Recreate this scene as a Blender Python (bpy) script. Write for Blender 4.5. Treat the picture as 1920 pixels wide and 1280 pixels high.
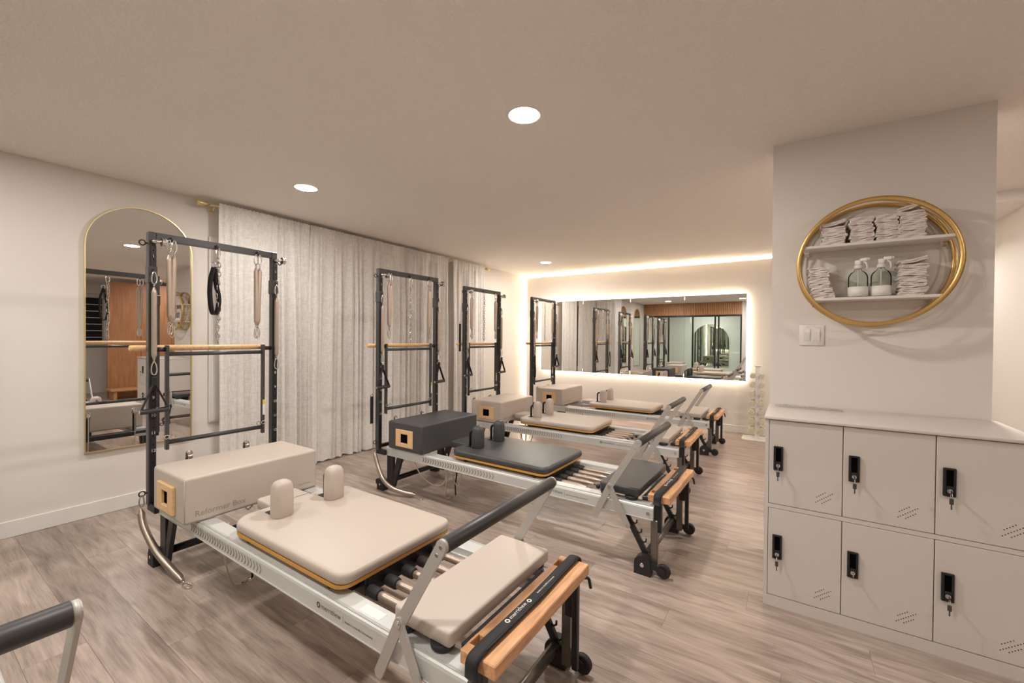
import bpy, bmesh, math, random
from mathutils import Vector, Matrix
random.seed(7)
for o in list(bpy.data.objects): bpy.data.objects.remove(o)
S = bpy.context.scene
COL = S.collection
PI = math.pi

# ------------------------------------------------------------------ camera, world, exposure
CAM_F, CAM_YAW, CAM_PITCH, CAM_ROLL, CAM_H = 793.7, 0.5850, 0.00897, 0.00895, 1.300
cd = bpy.data.cameras.new('camera'); cam = bpy.data.objects.new('camera', cd); COL.objects.link(cam)
cd.sensor_width = 36.0; cd.lens = CAM_F / 1920 * 36; cd.clip_start = 0.02; cd.clip_end = 80
_f = Vector((-math.sin(CAM_YAW), math.cos(CAM_YAW), 0)); _r = Vector((math.cos(CAM_YAW), math.sin(CAM_YAW), 0)); _u = Vector((0, 0, 1))
_f2 = _f * math.cos(CAM_PITCH) - _u * math.sin(CAM_PITCH); _u2 = _u * math.cos(CAM_PITCH) + _f * math.sin(CAM_PITCH)
_r3 = _r * math.cos(CAM_ROLL) + _u2 * math.sin(CAM_ROLL); _u3 = _u2 * math.cos(CAM_ROLL) - _r * math.sin(CAM_ROLL)
M = Matrix((_r3, _u3, -_f2)).transposed().to_4x4(); M.translation = (0, 0, CAM_H)
cam.matrix_world = M
S.camera = cam
W = bpy.data.worlds.new('world'); S.world = W; W.use_nodes = True
W.node_tree.nodes['Background'].inputs[0].default_value = (0.02, 0.025, 0.04, 1)
W.node_tree.nodes['Background'].inputs[1].default_value = 0.3
S.view_settings.view_transform = 'Standard'; S.view_settings.look = 'None'
S.view_settings.exposure = 2.26; S.view_settings.gamma = 1.0
S.view_settings.use_curve_mapping = False
LAMP_STRENGTH = 14.0      # glow of the recessed ceiling diffusers
LAMP_WATTS = 4.6           # light thrown by each downlight
LED_STRENGTH = 12.5        # warm strips behind the mirror
COVE_STRENGTH = 8.0        # warm strips behind the wall panel
LAMP_COLOR = (1.0, 0.955, 0.905)
LED_COLOR = (1.0, 0.84, 0.62)

# ------------------------------------------------------------------ materials
def mat(name, color, rough=0.5, metal=0.0, spec=0.5, bump=None, var=None, coat=0.0):
    m = bpy.data.materials.new(name); m.use_nodes = True
    nt = m.node_tree; b = nt.nodes['Principled BSDF']
    b.inputs['Base Color'].default_value = (*color, 1); b.inputs['Roughness'].default_value = rough
    b.inputs['Metallic'].default_value = metal; b.inputs['Specular IOR Level'].default_value = spec
    b.inputs['Coat Weight'].default_value = coat
    tc = nt.nodes.new('ShaderNodeTexCoord')
    if var:
        scale, amt = var[:2]; vec = var[2] if len(var) > 2 else (1, 1, 1)
        mp = nt.nodes.new('ShaderNodeMapping'); mp.inputs['Scale'].default_value = vec
        n = nt.nodes.new('ShaderNodeTexNoise'); n.inputs['Scale'].default_value = scale; n.inputs['Detail'].default_value = 5
        cr = nt.nodes.new('ShaderNodeValToRGB')
        cr.color_ramp.elements[0].position = 0.3; cr.color_ramp.elements[1].position = 0.7
        cr.color_ramp.elements[0].color = (*[c * (1 - amt) for c in color], 1)
        cr.color_ramp.elements[1].color = (*[min(1, c * (1 + amt)) for c in color], 1)
        nt.links.new(tc.outputs['Object'], mp.inputs[0]); nt.links.new(mp.outputs[0], n.inputs['Vector'])
        nt.links.new(n.outputs['Fac'], cr.inputs[0]); nt.links.new(cr.outputs[0], b.inputs['Base Color'])
    if bump:
        scale, st = bump[:2]; vec = bump[2] if len(bump) > 2 else (1, 1, 1); dist = bump[3] if len(bump) > 3 else .01
        mp = nt.nodes.new('ShaderNodeMapping'); mp.inputs['Scale'].default_value = vec
        n = nt.nodes.new('ShaderNodeTexNoise'); n.inputs['Scale'].default_value = scale; n.inputs['Detail'].default_value = 4
        bp = nt.nodes.new('ShaderNodeBump'); bp.inputs['Strength'].default_value = st; bp.inputs['Distance'].default_value = dist
        nt.links.new(tc.outputs['Object'], mp.inputs[0]); nt.links.new(mp.outputs[0], n.inputs['Vector'])
        nt.links.new(n.outputs['Fac'], bp.inputs['Height']); nt.links.new(bp.outputs[0], b.inputs['Normal'])
    return m
def emis(name, color, strength):
    m = bpy.data.materials.new(name); m.use_nodes = True; nt = m.node_tree
    nt.nodes.remove(nt.nodes['Principled BSDF'])
    e = nt.nodes.new('ShaderNodeEmission'); e.inputs[0].default_value = (*color, 1); e.inputs[1].default_value = strength
    nt.links.new(e.outputs[0], nt.nodes['Material Output'].inputs[0])
    return m

M_ = {}
M_['wall'] = mat('wall_paint', (0.755, 0.705, 0.655), 0.75, spec=0.2, bump=(220, 0.05))
M_['ceiling'] = mat('ceiling_stucco', (0.93, 0.885, 0.835), 0.95, spec=0.05, bump=(70, .8, (1, 1, 1), .014))
M_['trim'] = mat('white_trim', (0.80, 0.77, 0.73), 0.45, spec=0.4)
M_['cream'] = mat('cream_vinyl', (0.53, 0.452, 0.392), 0.42, spec=0.45, bump=(500, 0.04))
M_['charcoal'] = mat('charcoal_vinyl', (0.058, 0.058, 0.060), 0.42, spec=0.5, bump=(500, 0.05))
M_['silver'] = mat('anodized_aluminium', (0.66, 0.66, 0.645), 0.42, metal=0.30, bump=(300, 0.02))
M_['arm'] = mat('brushed_aluminium', (0.50, 0.47, 0.44), 0.48, metal=0.35)
M_['black'] = mat('black_steel', (0.013, 0.013, 0.014), 0.36, spec=0.5)
M_['graphite'] = mat('graphite_steel', (0.070, 0.069, 0.068), 0.38, metal=0.2, spec=0.5)
M_['chrome'] = mat('chrome', (0.75, 0.73, 0.71), 0.16, metal=1.0)
M_['spring'] = mat('spring_steel', (0.58, 0.475, 0.40), 0.40, metal=0.9)
M_['gunmetal'] = mat('gunmetal_leg', (0.20, 0.178, 0.155), 0.30, metal=0.7)
M_['film'] = None
M_['grip'] = mat('foam_grip', (0.040, 0.039, 0.038), 0.42, spec=0.5)
M_['web'] = mat('black_webbing', (0.012, 0.012, 0.013), 0.7)
M_['rubber'] = mat('black_rubber', (0.017, 0.017, 0.018), 0.6)
M_['rope'] = mat('cream_rope', (0.55, 0.47, 0.38), 0.8)
M_['maple'] = mat('maple', (0.74, 0.46, 0.22), 0.42, var=(6, 0.16, (1, 12, 12)))
M_['mapleplate'] = mat('maple_plate', (0.80, 0.52, 0.26), 0.42, var=(9, 0.08, (10, 1, 10)))
M_['beech'] = mat('beech_board', (0.68, 0.365, 0.175), 0.42, var=(7, 0.22, (12, 1.2, 12)))
M_['ply'] = mat('amber_ply', (0.62, 0.31, 0.06), 0.4)
M_['gold'] = mat('brushed_gold', (0.72, 0.47, 0.17), 0.36, metal=0.85)
M_['brass'] = mat('brass', (0.80, 0.66, 0.38), 0.30, metal=0.8)
M_['mirror'] = mat('mirror_glass', (0.86, 0.87, 0.86), 0.0, metal=1.0)
M_['locker'] = mat('locker_paint', (0.655, 0.60, 0.555), 0.40, spec=0.4)
M_['white'] = mat('white_plastic', (0.80, 0.76, 0.72), 0.4)
M_['shelf'] = mat('white_shelf', (0.80, 0.75, 0.70), 0.35)
M_['dark'] = mat('dark_void', (0.006, 0.006, 0.006), 0.9, spec=0.0)
M_['ink'] = mat('grey_print', (0.10, 0.088, 0.078), 0.6)
M_['tan'] = mat('tan_print', (0.27, 0.205, 0.16), 0.6)
M_['boxink'] = mat('box_print', (0.29, 0.25, 0.215), 0.6)
M_['whiteink'] = mat('white_print', (0.75, 0.72, 0.70), 0.6)
M_['yellow'] = mat('yellow_label', (0.80, 0.62, 0.03), 0.5)
M_['towel'] = mat('towel_cotton', (0.74, 0.665, 0.62), 0.95, spec=0.05, bump=(160, 0.35))
M_['slat'] = mat('wood_fascia', (0.42, 0.205, 0.085), 0.5, var=(5, 0.25, (14, 14, 1)))
M_['woodwall'] = mat('wood_panel', (0.34, 0.145, 0.058), 0.5, var=(3, 0.18, (8, 8, 1)))
M_['dumb'] = mat('cream_dumbbell', (0.62, 0.54, 0.40), 0.5)
M_['rackm'] = mat('white_rack', (0.82, 0.78, 0.72), 0.4)
M_['backroom'] = mat('pale_grey_green', (0.74, 0.75, 0.71), 0.8)
M_['purple'] = mat('purple_knob', (0.06, 0.05, 0.30), 0.4)
M_['maroon'] = mat('maroon_knob', (0.12, 0.03, 0.03), 0.4)
M_['orange'] = mat('orange_sticker', (0.85, 0.30, 0.12), 0.5)
M_['paper'] = mat('label_paper', (0.84, 0.80, 0.74), 0.6)
M_['lamp'] = emis('lamp_disc', LAMP_COLOR, LAMP_STRENGTH)
M_['led'] = emis('led_strip', LED_COLOR, LED_STRENGTH)
M_['cove'] = emis('cove_led_strip', LED_COLOR, COVE_STRENGTH)

# thin clear glass
def thin_glass(name, tint, f=0.10, rough=0.0):
    m = bpy.data.materials.new(name); m.use_nodes = True; nt = m.node_tree
    nt.nodes.remove(nt.nodes['Principled BSDF'])
    t = nt.nodes.new('ShaderNodeBsdfTransparent'); t.inputs[0].default_value = (*tint, 1)
    g = nt.nodes.new('ShaderNodeBsdfGlossy'); g.inputs['Roughness'].default_value = rough
    mx = nt.nodes.new('ShaderNodeMixShader'); lw = nt.nodes.new('ShaderNodeLayerWeight'); lw.inputs[0].default_value = f
    nt.links.new(lw.outputs['Fresnel'], mx.inputs[0]); nt.links.new(t.outputs[0], mx.inputs[1]); nt.links.new(g.outputs[0], mx.inputs[2])
    nt.links.new(mx.outputs[0], nt.nodes['Material Output'].inputs[0])
    return m
M_['film'] = thin_glass('clear_film', (0.98, 0.98, 0.98), 0.15, 0.1)
M_['glass'] = thin_glass('pane_glass', (0.90, 0.95, 0.92), 0.25)
M_['bottle'] = thin_glass('bottle_glass', (0.93, 0.955, 0.93), 0.12, 0.05)
M_['nightpane'] = mat('night_window_pane', (0.03, 0.035, 0.045), 0.05, spec=0.6)

def plank_mat():
    m = bpy.data.materials.new('vinyl_plank'); m.use_nodes = True; nt = m.node_tree; b = nt.nodes['Principled BSDF']
    tc = nt.nodes.new('ShaderNodeTexCoord'); oi = nt.nodes.new('ShaderNodeObjectInfo')
    off = nt.nodes.new('ShaderNodeVectorMath'); off.operation = 'MULTIPLY'; off.inputs[1].default_value = (1, 1, 1)
    cx = nt.nodes.new('ShaderNodeCombineXYZ')
    mu = nt.nodes.new('ShaderNodeMath'); mu.operation = 'MULTIPLY'; mu.inputs[1].default_value = 37.0
    nt.links.new(oi.outputs['Random'], mu.inputs[0])
    for k in range(3): nt.links.new(mu.outputs[0], cx.inputs[k])
    add = nt.nodes.new('ShaderNodeVectorMath'); add.operation = 'ADD'
    nt.links.new(tc.outputs['Object'], add.inputs[0]); nt.links.new(cx.outputs[0], add.inputs[1])
    mp = nt.nodes.new('ShaderNodeMapping'); mp.inputs['Scale'].default_value = (1.3, 9.0, 1)
    nt.links.new(add.outputs[0], mp.inputs[0])
    n1 = nt.nodes.new('ShaderNodeTexNoise'); n1.inputs['Scale'].default_value = 2.2; n1.inputs['Detail'].default_value = 6; n1.inputs['Distortion'].default_value = 0.9
    nt.links.new(mp.outputs[0], n1.inputs['Vector'])
    mp2 = nt.nodes.new('ShaderNodeMapping'); mp2.inputs['Scale'].default_value = (5, 120, 1)
    nt.links.new(add.outputs[0], mp2.inputs[0])
    n2 = nt.nodes.new('ShaderNodeTexNoise'); n2.inputs['Scale'].default_value = 1.5; n2.inputs['Detail'].default_value = 4
    nt.links.new(mp2.outputs[0], n2.inputs['Vector'])
    mx = nt.nodes.new('ShaderNodeMath'); mx.operation = 'MULTIPLY_ADD'; mx.inputs[1].default_value = 0.35
    nt.links.new(n2.outputs['Fac'], mx.inputs[0])
    m1 = nt.nodes.new('ShaderNodeMath'); m1.operation = 'MULTIPLY'; m1.inputs[1].default_value = 0.65
    nt.links.new(n1.outputs['Fac'], m1.inputs[0]); nt.links.new(m1.outputs[0], mx.inputs[2])
    cr = nt.nodes.new('ShaderNodeValToRGB')
    e = cr.color_ramp.elements; e[0].position = 0.30; e[0].color = (0.20, 0.148, 0.120, 1); e[1].position = 0.72; e[1].color = (0.57, 0.465, 0.40, 1)
    k = cr.color_ramp.elements.new(0.5); k.color = (0.385, 0.302, 0.252, 1)
    nt.links.new(mx.outputs[0], cr.inputs[0])
    # plank-to-plank tone
    mr = nt.nodes.new('ShaderNodeMapRange'); mr.inputs[3].default_value = 0.86; mr.inputs[4].default_value = 1.16
    nt.links.new(oi.outputs['Random'], mr.inputs[0])
    sc = nt.nodes.new('ShaderNodeVectorMath'); sc.operation = 'SCALE'
    nt.links.new(cr.outputs[0], sc.inputs[0]); nt.links.new(mr.outputs[0], sc.inputs['Scale'])
    nt.links.new(sc.outputs[0], b.inputs['Base Color'])
    b.inputs['Roughness'].default_value = 0.31; b.inputs['Specular IOR Level'].default_value = 0.75
    bp = nt.nodes.new('ShaderNodeBump'); bp.inputs['Strength'].default_value = 0.12; bp.inputs['Distance'].default_value = 0.003
    nt.links.new(mx.outputs[0], bp.inputs['Height']); nt.links.new(bp.outputs[0], b.inputs['Normal'])
    return m
M_['plank'] = plank_mat()

def curtain_mat():
    m = bpy.data.materials.new('sheer_linen'); m.use_nodes = True; nt = m.node_tree
    nt.nodes.remove(nt.nodes['Principled BSDF'])
    tc = nt.nodes.new('ShaderNodeTexCoord')
    def slub(scale, vec):
        mp = nt.nodes.new('ShaderNodeMapping'); mp.inputs['Scale'].default_value = vec
        n = nt.nodes.new('ShaderNodeTexNoise'); n.inputs['Scale'].default_value = scale; n.inputs['Detail'].default_value = 3
        nt.links.new(tc.outputs['Object'], mp.inputs[0]); nt.links.new(mp.outputs[0], n.inputs['Vector']); return n
    a = slub(30, (.3, 9, 0.7)); h = slub(30, (.3, 0.7, 9))
    s = nt.nodes.new('ShaderNodeMath'); s.operation = 'ADD'
    nt.links.new(a.outputs['Fac'], s.inputs[0]); nt.links.new(h.outputs['Fac'], s.inputs[1])
    cr = nt.nodes.new('ShaderNodeValToRGB'); e = cr.color_ramp.elements
    e[0].position = 0.36; e[1].position = 0.62; e[0].color = (0.80, 0.755, 0.715, 1); e[1].color = (0.92, 0.88, 0.835, 1)
    hf = nt.nodes.new('ShaderNodeMath'); hf.operation = 'MULTIPLY'; hf.inputs[1].default_value = 0.5
    nt.links.new(s.outputs[0], hf.inputs[0]); nt.links.new(hf.outputs[0], cr.inputs[0])
    d = nt.nodes.new('ShaderNodeBsdfDiffuse'); t = nt.nodes.new('ShaderNodeBsdfTranslucent'); tr = nt.nodes.new('ShaderNodeBsdfTransparent')
    nt.links.new(cr.outputs[0], d.inputs[0]); nt.links.new(cr.outputs[0], t.inputs[0])
    m1 = nt.nodes.new('ShaderNodeMixShader'); m1.inputs[0].default_value = 0.10
    nt.links.new(d.outputs[0], m1.inputs[1]); nt.links.new(t.outputs[0], m1.inputs[2])
    mr = nt.nodes.new('ShaderNodeMapRange'); mr.inputs[1].default_value = 0.40; mr.inputs[2].default_value = 0.58; mr.inputs[3].default_value = 0.12; mr.inputs[4].default_value = 0.0
    nt.links.new(hf.outputs[0], mr.inputs[0])
    m2 = nt.nodes.new('ShaderNodeMixShader')
    nt.links.new(mr.outputs[0], m2.inputs[0]); nt.links.new(m1.outputs[0], m2.inputs[1]); nt.links.new(tr.outputs[0], m2.inputs[2])
    nt.links.new(m2.outputs[0], nt.nodes['Material Output'].inputs[0])
    return m
M_['curtain'] = curtain_mat()

# ------------------------------------------------------------------ mesh helpers
class MB:
    """collects verts / faces, then becomes ONE mesh"""
    def __init__(s): s.v = []; s.f = []; s.sm = []
    def add(s, v, f, smooth=False):
        n = len(s.v); s.v += [tuple(p) for p in v]
        for q in f: s.f.append(tuple(i + n for i in q)); s.sm.append(smooth)
        return s
    def bm(s, bm, smooth=False):
        bm.verts.index_update()
        s.add([v.co[:] for v in bm.verts], [[v.index for v in f.verts] for f in bm.faces], smooth); bm.free(); return s
    def box(s, a, b, bev=0.0, seg=2, smooth=None):
        x0, y0, z0 = [min(p, q) for p, q in zip(a, b)]; x1, y1, z1 = [max(p, q) for p, q in zip(a, b)]
        v = [(x0, y0, z0), (x1, y0, z0), (x1, y1, z0), (x0, y1, z0), (x0, y0, z1), (x1, y0, z1), (x1, y1, z1), (x0, y1, z1)]
        f = [(0, 3, 2, 1), (4, 5, 6, 7), (0, 1, 5, 4), (1, 2, 6, 5), (2, 3, 7, 6), (3, 0, 4, 7)]
        if bev <= 0: return s.add(v, f)
        b_ = bmesh.new(); vs = [b_.verts.new(p) for p in v]
        for q in f: b_.faces.new([vs[i] for i in q])
        bmesh.ops.bevel(b_, geom=list(b_.edges), offset=bev, segments=seg, profile=0.5, affect='EDGES')
        return s.bm(b_, seg > 1 if smooth is None else smooth)
    def prism(s, poly, axis, d0, d1, smooth=False):
        """poly: 2D points in the two other axes (order x,y,z without axis)"""
        def P(p, d):
            l = list(p); l.insert(axis, d); return l
        n = len(poly); v = [P(p, d0) for p in poly] + [P(p, d1) for p in poly]
        ar = sum(poly[i][0] * poly[(i + 1) % n][1] - poly[(i + 1) % n][0] * poly[i][1] for i in range(n))
        flip = (ar > 0) == (axis != 1)
        cap0 = list(range(n)); cap1 = list(range(n, 2 * n))
        if flip: cap0.reverse()
        else: cap1.reverse()
        s.add(v, [cap0, cap1], False)
        base = len(s.v) - 2 * n
        for i in range(n):
            j = (i + 1) % n; q = (i, j, j + n, i + n)
            if not flip: q = q[::-1]
            s.f.append(tuple(k + base for k in q)); s.sm.append(smooth)
        return s
    def tube(s, pts, r, n=10, closed=False, caps=True, radii=None, smooth=True):
        pts = [Vector(p) for p in pts]; m = len(pts)
        tang = []
        for i in range(m):
            a = pts[(i - 1) % m] if (closed or i > 0) else pts[0]
            b = pts[(i + 1) % m] if (closed or i < m - 1) else pts[-1]
            t = (b - a); tang.append(t.normalized() if t.length > 1e-9 else Vector((0, 0, 1)))
        up = Vector((0, 0, 1)) if abs(tang[0].z) < 0.9 else Vector((1, 0, 0))
        x = tang[0].cross(up).normalized(); V = []
        for i in range(m):
            t = tang[i]; x = (x - t * x.dot(t));
            x = x.normalized() if x.length > 1e-6 else t.orthogonal().normalized()
            y = t.cross(x); rr = radii[i] if radii else r
            for k in range(n):
                a = 2 * PI * k / n; V.append(pts[i] + (x * math.cos(a) + y * math.sin(a)) * rr)
        F = []
        for i in range(m if closed else m - 1):
            j = (i + 1) % m
            for k in range(n):
                l = (k + 1) % n; F.append((i * n + k, i * n + l, j * n + l, j * n + k))
        s.add(V, F, smooth)
        if caps and not closed:
            b0 = len(s.v) - m * n
            s.f.append(tuple(b0 + k for k in reversed(range(n)))); s.sm.append(False)
            s.f.append(tuple(b0 + (m - 1) * n + k for k in range(n))); s.sm.append(False)
        return s
    def cyl(s, a, b, r, n=16, r2=None):
        return s.tube([a, b], r, n, radii=[r, r if r2 is None else r2])
    def build(s, name):
        me = bpy.data.meshes.new(name); me.from_pydata(s.v, [], s.f); me.polygons.foreach_set('use_smooth', s.sm); me.update(); return me

def fillet(pts, r, seg=5):
    """round the inner corners of an open path"""
    pts = [Vector(p) for p in pts]; out = [pts[0]]
    for i in range(1, len(pts) - 1):
        a, b, c = pts[i - 1], pts[i], pts[i + 1]
        d1 = (a - b); d2 = (c - b); k = min(r, d1.length * .49, d2.length * .49)
        p, q = b + d1.normalized() * k, b + d2.normalized() * k
        for j in range(seg + 1):
            t = j / seg; out.append(p * (1 - t) ** 2 + b * 2 * t * (1 - t) + q * t * t)
    out.append(pts[-1]); return out
def spline(pts, n):
    P = [Vector(p) for p in pts]; P = [P[0] * 2 - P[1]] + P + [P[-1] * 2 - P[-2]]; out = []
    segs = len(P) - 3
    for i in range(n):
        t = i / (n - 1) * segs; k = min(int(t), segs - 1); t -= k; a, b, c, d = P[k:k + 4]
        out.append(0.5 * ((2 * b) + (c - a) * t + (2 * a - 5 * b + 4 * c - d) * t * t + (3 * b - a - 3 * c + d) * t ** 3))
    return out
def rrect(cx, cy, w, h, r, n=5):
    out = []
    for sx, sy, a0 in ((1, 1, 0), (-1, 1, 90), (-1, -1, 180), (1, -1, 270)):
        for k in range(n + 1):
            a = math.radians(a0 + 90 * k / n)
            out.append((cx + sx * (w / 2 - r) + r * math.cos(a), cy + sy * (h / 2 - r) + r * math.sin(a)))
    return out

def obj(name, me, m=None, parent=None, loc=None, wn=False):
    if isinstance(me, MB): me = me.build(name)
    o = bpy.data.objects.new(name, me); COL.objects.link(o)
    if m is not None and not me.materials: me.materials.append(M_[m] if isinstance(m, str) else m)
    if parent: o.parent = parent
    if loc: o.location = loc
    if wn:
        w = o.modifiers.new('weighted', 'WEIGHTED_NORMAL'); w.keep_sharp = True; w.weight = 100
    return o
def tag(o, label, cat, group=None):
    o['label'] = label; o['category'] = cat
    if group: o['group'] = group
    return o
def thing(name, label, cat, loc=(0, 0, 0), rz=0.0, group=None):
    o = bpy.data.objects.new(name, None); COL.objects.link(o); o.location = loc; o.rotation_euler = (0, 0, rz)
    o.empty_display_size = 0.05
    return tag(o, label, cat, group)
def struct(name, mb, m, parent=None):
    o = obj(name, mb, m, parent)
    if not parent: o['kind'] = 'structure'
    return o
CACHE = {}
def cached(key, fn):
    if key not in CACHE: CACHE[key] = fn().build('part_mesh')
    return CACHE[key]
def text_mesh(txt, size, key=None):
    key = ('text', txt, size)
    if key in CACHE: return CACHE[key]
    c = bpy.data.curves.new('lettering', 'FONT'); c.body = txt; c.size = size; c.resolution_u = 3
    o = bpy.data.objects.new('lettering_tmp', c); COL.objects.link(o)
    bpy.context.view_layer.update()
    me = bpy.data.meshes.new_from_object(o.evaluated_get(bpy.context.evaluated_depsgraph_get()))
    bpy.data.objects.remove(o); me.name = 'lettering'; CACHE[key] = me
    return me
def text_part(name, txt, size, m, parent, origin, xdir, ydir):
    """copy of the lettering mesh laid into the plane (xdir, ydir), coordinates baked"""
    src = text_mesh(txt, size); me = src.copy(); me.materials.clear()
    x, y = Vector(xdir).normalized(), Vector(ydir).normalized(); o_ = Vector(origin)
    for v in me.vertices: v.co = o_ + x * v.co.x + y * v.co.y
    return obj(name, me, m, parent)

# ================================================================== THE ROOM
H = 2.44; XL = -4.146; YB = 6.664; YF = -0.96; XR = 4.6
# floor: base slab + planks
fl = struct('floor', MB().box((XL - .1, -3.4, -0.12), (XR + .1, YB + .15, -0.0085)), 'plank')
PW, PL = 0.182, 1.22
row = 0; y = YF
pl_mesh = {}
def plank_mesh(l, w):
    k = (round(l, 3), round(w, 3))
    if k not in pl_mesh:
        g = 0.00025; c = 0.0006
        v = [(g, g, -.008), (l - g, g, -.008), (l - g, w - g, -.008), (g, w - g, -.008), (g, g, -c), (l - g, g, -c), (l - g, w - g, -c), (g, w - g, -c),
             (g + c, g + c, 0), (l - g - c, g + c, 0), (l - g - c, w - g - c, 0), (g + c, w - g - c, 0)]
        f = [(0, 1, 5, 4), (1, 2, 6, 5), (2, 3, 7, 6), (3, 0, 4, 7), (4, 5, 9, 8), (5, 6, 10, 9), (6, 7, 11, 10), (7, 4, 8, 11), (8, 9, 10, 11)]
        pl_mesh[k] = MB().add(v, f).build('plank'); pl_mesh[k].materials.append(M_['plank'])
    return pl_mesh[k]
XE = 1.1
while y < YB - 1e-6:
    w = min(PW, YB - y); x = XL - (row * 0.457 % PL)
    while x < XE:
        x0, x1 = max(x, XL), min(x + PL, XE)
        if x1 - x0 > 0.02:
            o = bpy.data.objects.new('floor_plank', plank_mesh(x1 - x0, w)); COL.objects.link(o); o.parent = fl; o.location = (x0, y, 0)
        x += PL
    y += PW; row += 1
o = obj('floor_field', MB().box((XE, YF, -.008), (XR, YB, -.0002)), 'plank', fl)
o['kind'] = 'stuff'
# ceiling
struct('ceiling', MB().box((XL - .1, YF - .1, H), (XR + .1, YB + .15, H + .12)), 'ceiling')
struct('ceiling_soffit', MB().box((0.95, 4.72, 2.36), (XR, YB + .1, H)), 'ceiling')
# walls
WW = (1.66, 4.32, 0.64, 2.05)     # window opening on left wall: y0 y1 z0 z1
mb = MB(); y0, y1, z0, z1 = WW
mb.box((XL - .12, -3.4, 0), (XL, y0, H)); mb.box((XL - .12, y1, 0), (XL, YB + .1, H)); mb.box((XL - .12, y0, 0), (XL, y1, z0)); mb.box((XL - .12, y0, z1), (XL, y1, H))
struct('wall_left', mb, 'wall')
struct('wall_back', MB().box((XL, YB + .05, 0), (1.48, YB + .12, H)), 'wall')
struct('wall_back_panel', MB().box((XL + .055, YB, 0), (1.48, YB + .018, H - .045)), 'wall')
PX0, PX1, PY = -0.106, 0.793, 2.93
struct('wall_center', MB().box((PX0, PY, 0), (PX1, PY + .14, H)), 'wall')
struct('wall_hall', MB().box((1.48, 4.72, 0), (1.62, YB + .12, 2.36)), 'wall')
struct('wall_right_back', MB().box((1.62, 4.72, 0), (XR, 4.84, H)), 'wall')
mb = MB(); mb.box((XR, YF, 0), (XR + .12, 1.75, H)); mb.box((XR, 2.85, 0), (XR + .12, 4.84, H)); mb.box((XR, 1.75, 0), (XR + .12, 2.85, 1.15)); mb.box((XR, 1.75, 2.1), (XR + .12, 2.85, H))
struct('wall_right', mb, 'wall')
# front wall (behind the camera): cream stretch, wood fascia, glazed partition
struct('wall_front', MB().box((-1.25, YF - .12, 0), (XR, YF, H)), 'wall')
fas = struct('trim_1', MB().box((XL, YF - .10, 2.055), (-1.25, YF - .03, H)), 'slat')
nsl = 58
sw = (-1.25 - XL) / nsl
for k in range(nsl):
    key = ('fascia_slat',)
    me = cached(key, lambda: MB().box((0.004, YF - .031, 2.056), (sw - .004, YF, H - .001)))
    if not me.materials: me.materials.append(M_['slat'])
    obj('slat', me, None, fas, (XL + k * sw, 0, 0))
fr = struct('window_2', MB().box((XL, YF - .08, 2.0), (-1.25, YF - .01, 2.055)).box((XL, YF - .08, 0), (-1.25, YF - .01, .05)), 'black')
xs = [XL + .02, -3.35, -2.62, -1.98, -1.88, -1.275]
for x in xs: obj('mullion', MB().box((x - .02, YF - .078, .05), (x + .02, YF - .012, 2.0)), 'black', fr)
for a, b in zip(xs[:-1], xs[1:]): obj('pane', MB().box((a + .02, YF - .048, .05), (b - .02, YF - .042, 2.0)), 'glass', fr)
# room beyond the glass
struct('wall_far', MB().box((XL, -3.4, 0), (-.6, -3.28, H)), 'backroom')
struct('wall_far_side', MB().box((-.72, -3.28, 0), (-.6, YF - .12, H)), 'backroom')
struct('ceiling_far', MB().box((XL, -3.4, H), (-.6, YF - .1, H + .1)), 'ceiling')
# baseboards
struct('baseboard_left', MB().box((XL, YF, 0), (XL + .014, YB, .105), .003, 1), 'trim')
struct('baseboard_back', MB().box((XL + .06, YB - .014, 0), (1.48, YB, .105), .003, 1), 'trim')
struct('baseboard_right', MB().box((1.466, 4.72, 0), (1.48, YB, .105), .003, 1), 'trim')
# windows
def casing(name, x, y0, y1, z0, z1, sgn, w=.085):
    """picture-frame casing on a wall whose room side faces sgn*x"""
    fr_ = struct(name, MB().box((x - sgn * .11, y0 - .005, z0 - .005), (x - sgn * .10, y1 + .005, z1 + .005)), 'nightpane')
    for a, b in (((y0 - w, z0 - w), (y0, z1 + w)), ((y1, z0 - w), (y1 + w, z1 + w)), ((y0, z1), (y1, z1 + w)), ((y0, z0 - w), (y1, z0))):
        obj('casing', MB().box((x + sgn * .002, a[0], a[1]), (x + sgn * .022, b[0], b[1]), .004, 2), 'trim', fr_)
        obj('inner_bead', MB().box((x - sgn * .10, *(a)), (x + sgn * .0015, *(b))) if False else MB().box((x + sgn * .022, a[0] + .012, a[1] + .012), (x + sgn * .030, max(a[0] + .02, b[0] - .012), max(a[1] + .02, b[1] - .012)), .003, 2), 'trim', fr_)
    return fr_
w1 = casing('window_1', XL, *WW, 1)
for yy in (2.55, 3.43): obj('mullion', MB().box((XL - .10, yy - .03, WW[2]), (XL - .06, yy + .03, WW[3]), .004, 1), 'trim', w1)
w3 = casing('window_3', XR, 1.75, 2.85, 1.15, 2.1, -1)
for k in range(6): obj('blind_slat', MB().box((XR + .06, 1.76, 1.22 + k * .145), (XR + .075, 2.84, 1.235 + k * .145)), 'trim', w3)

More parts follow.
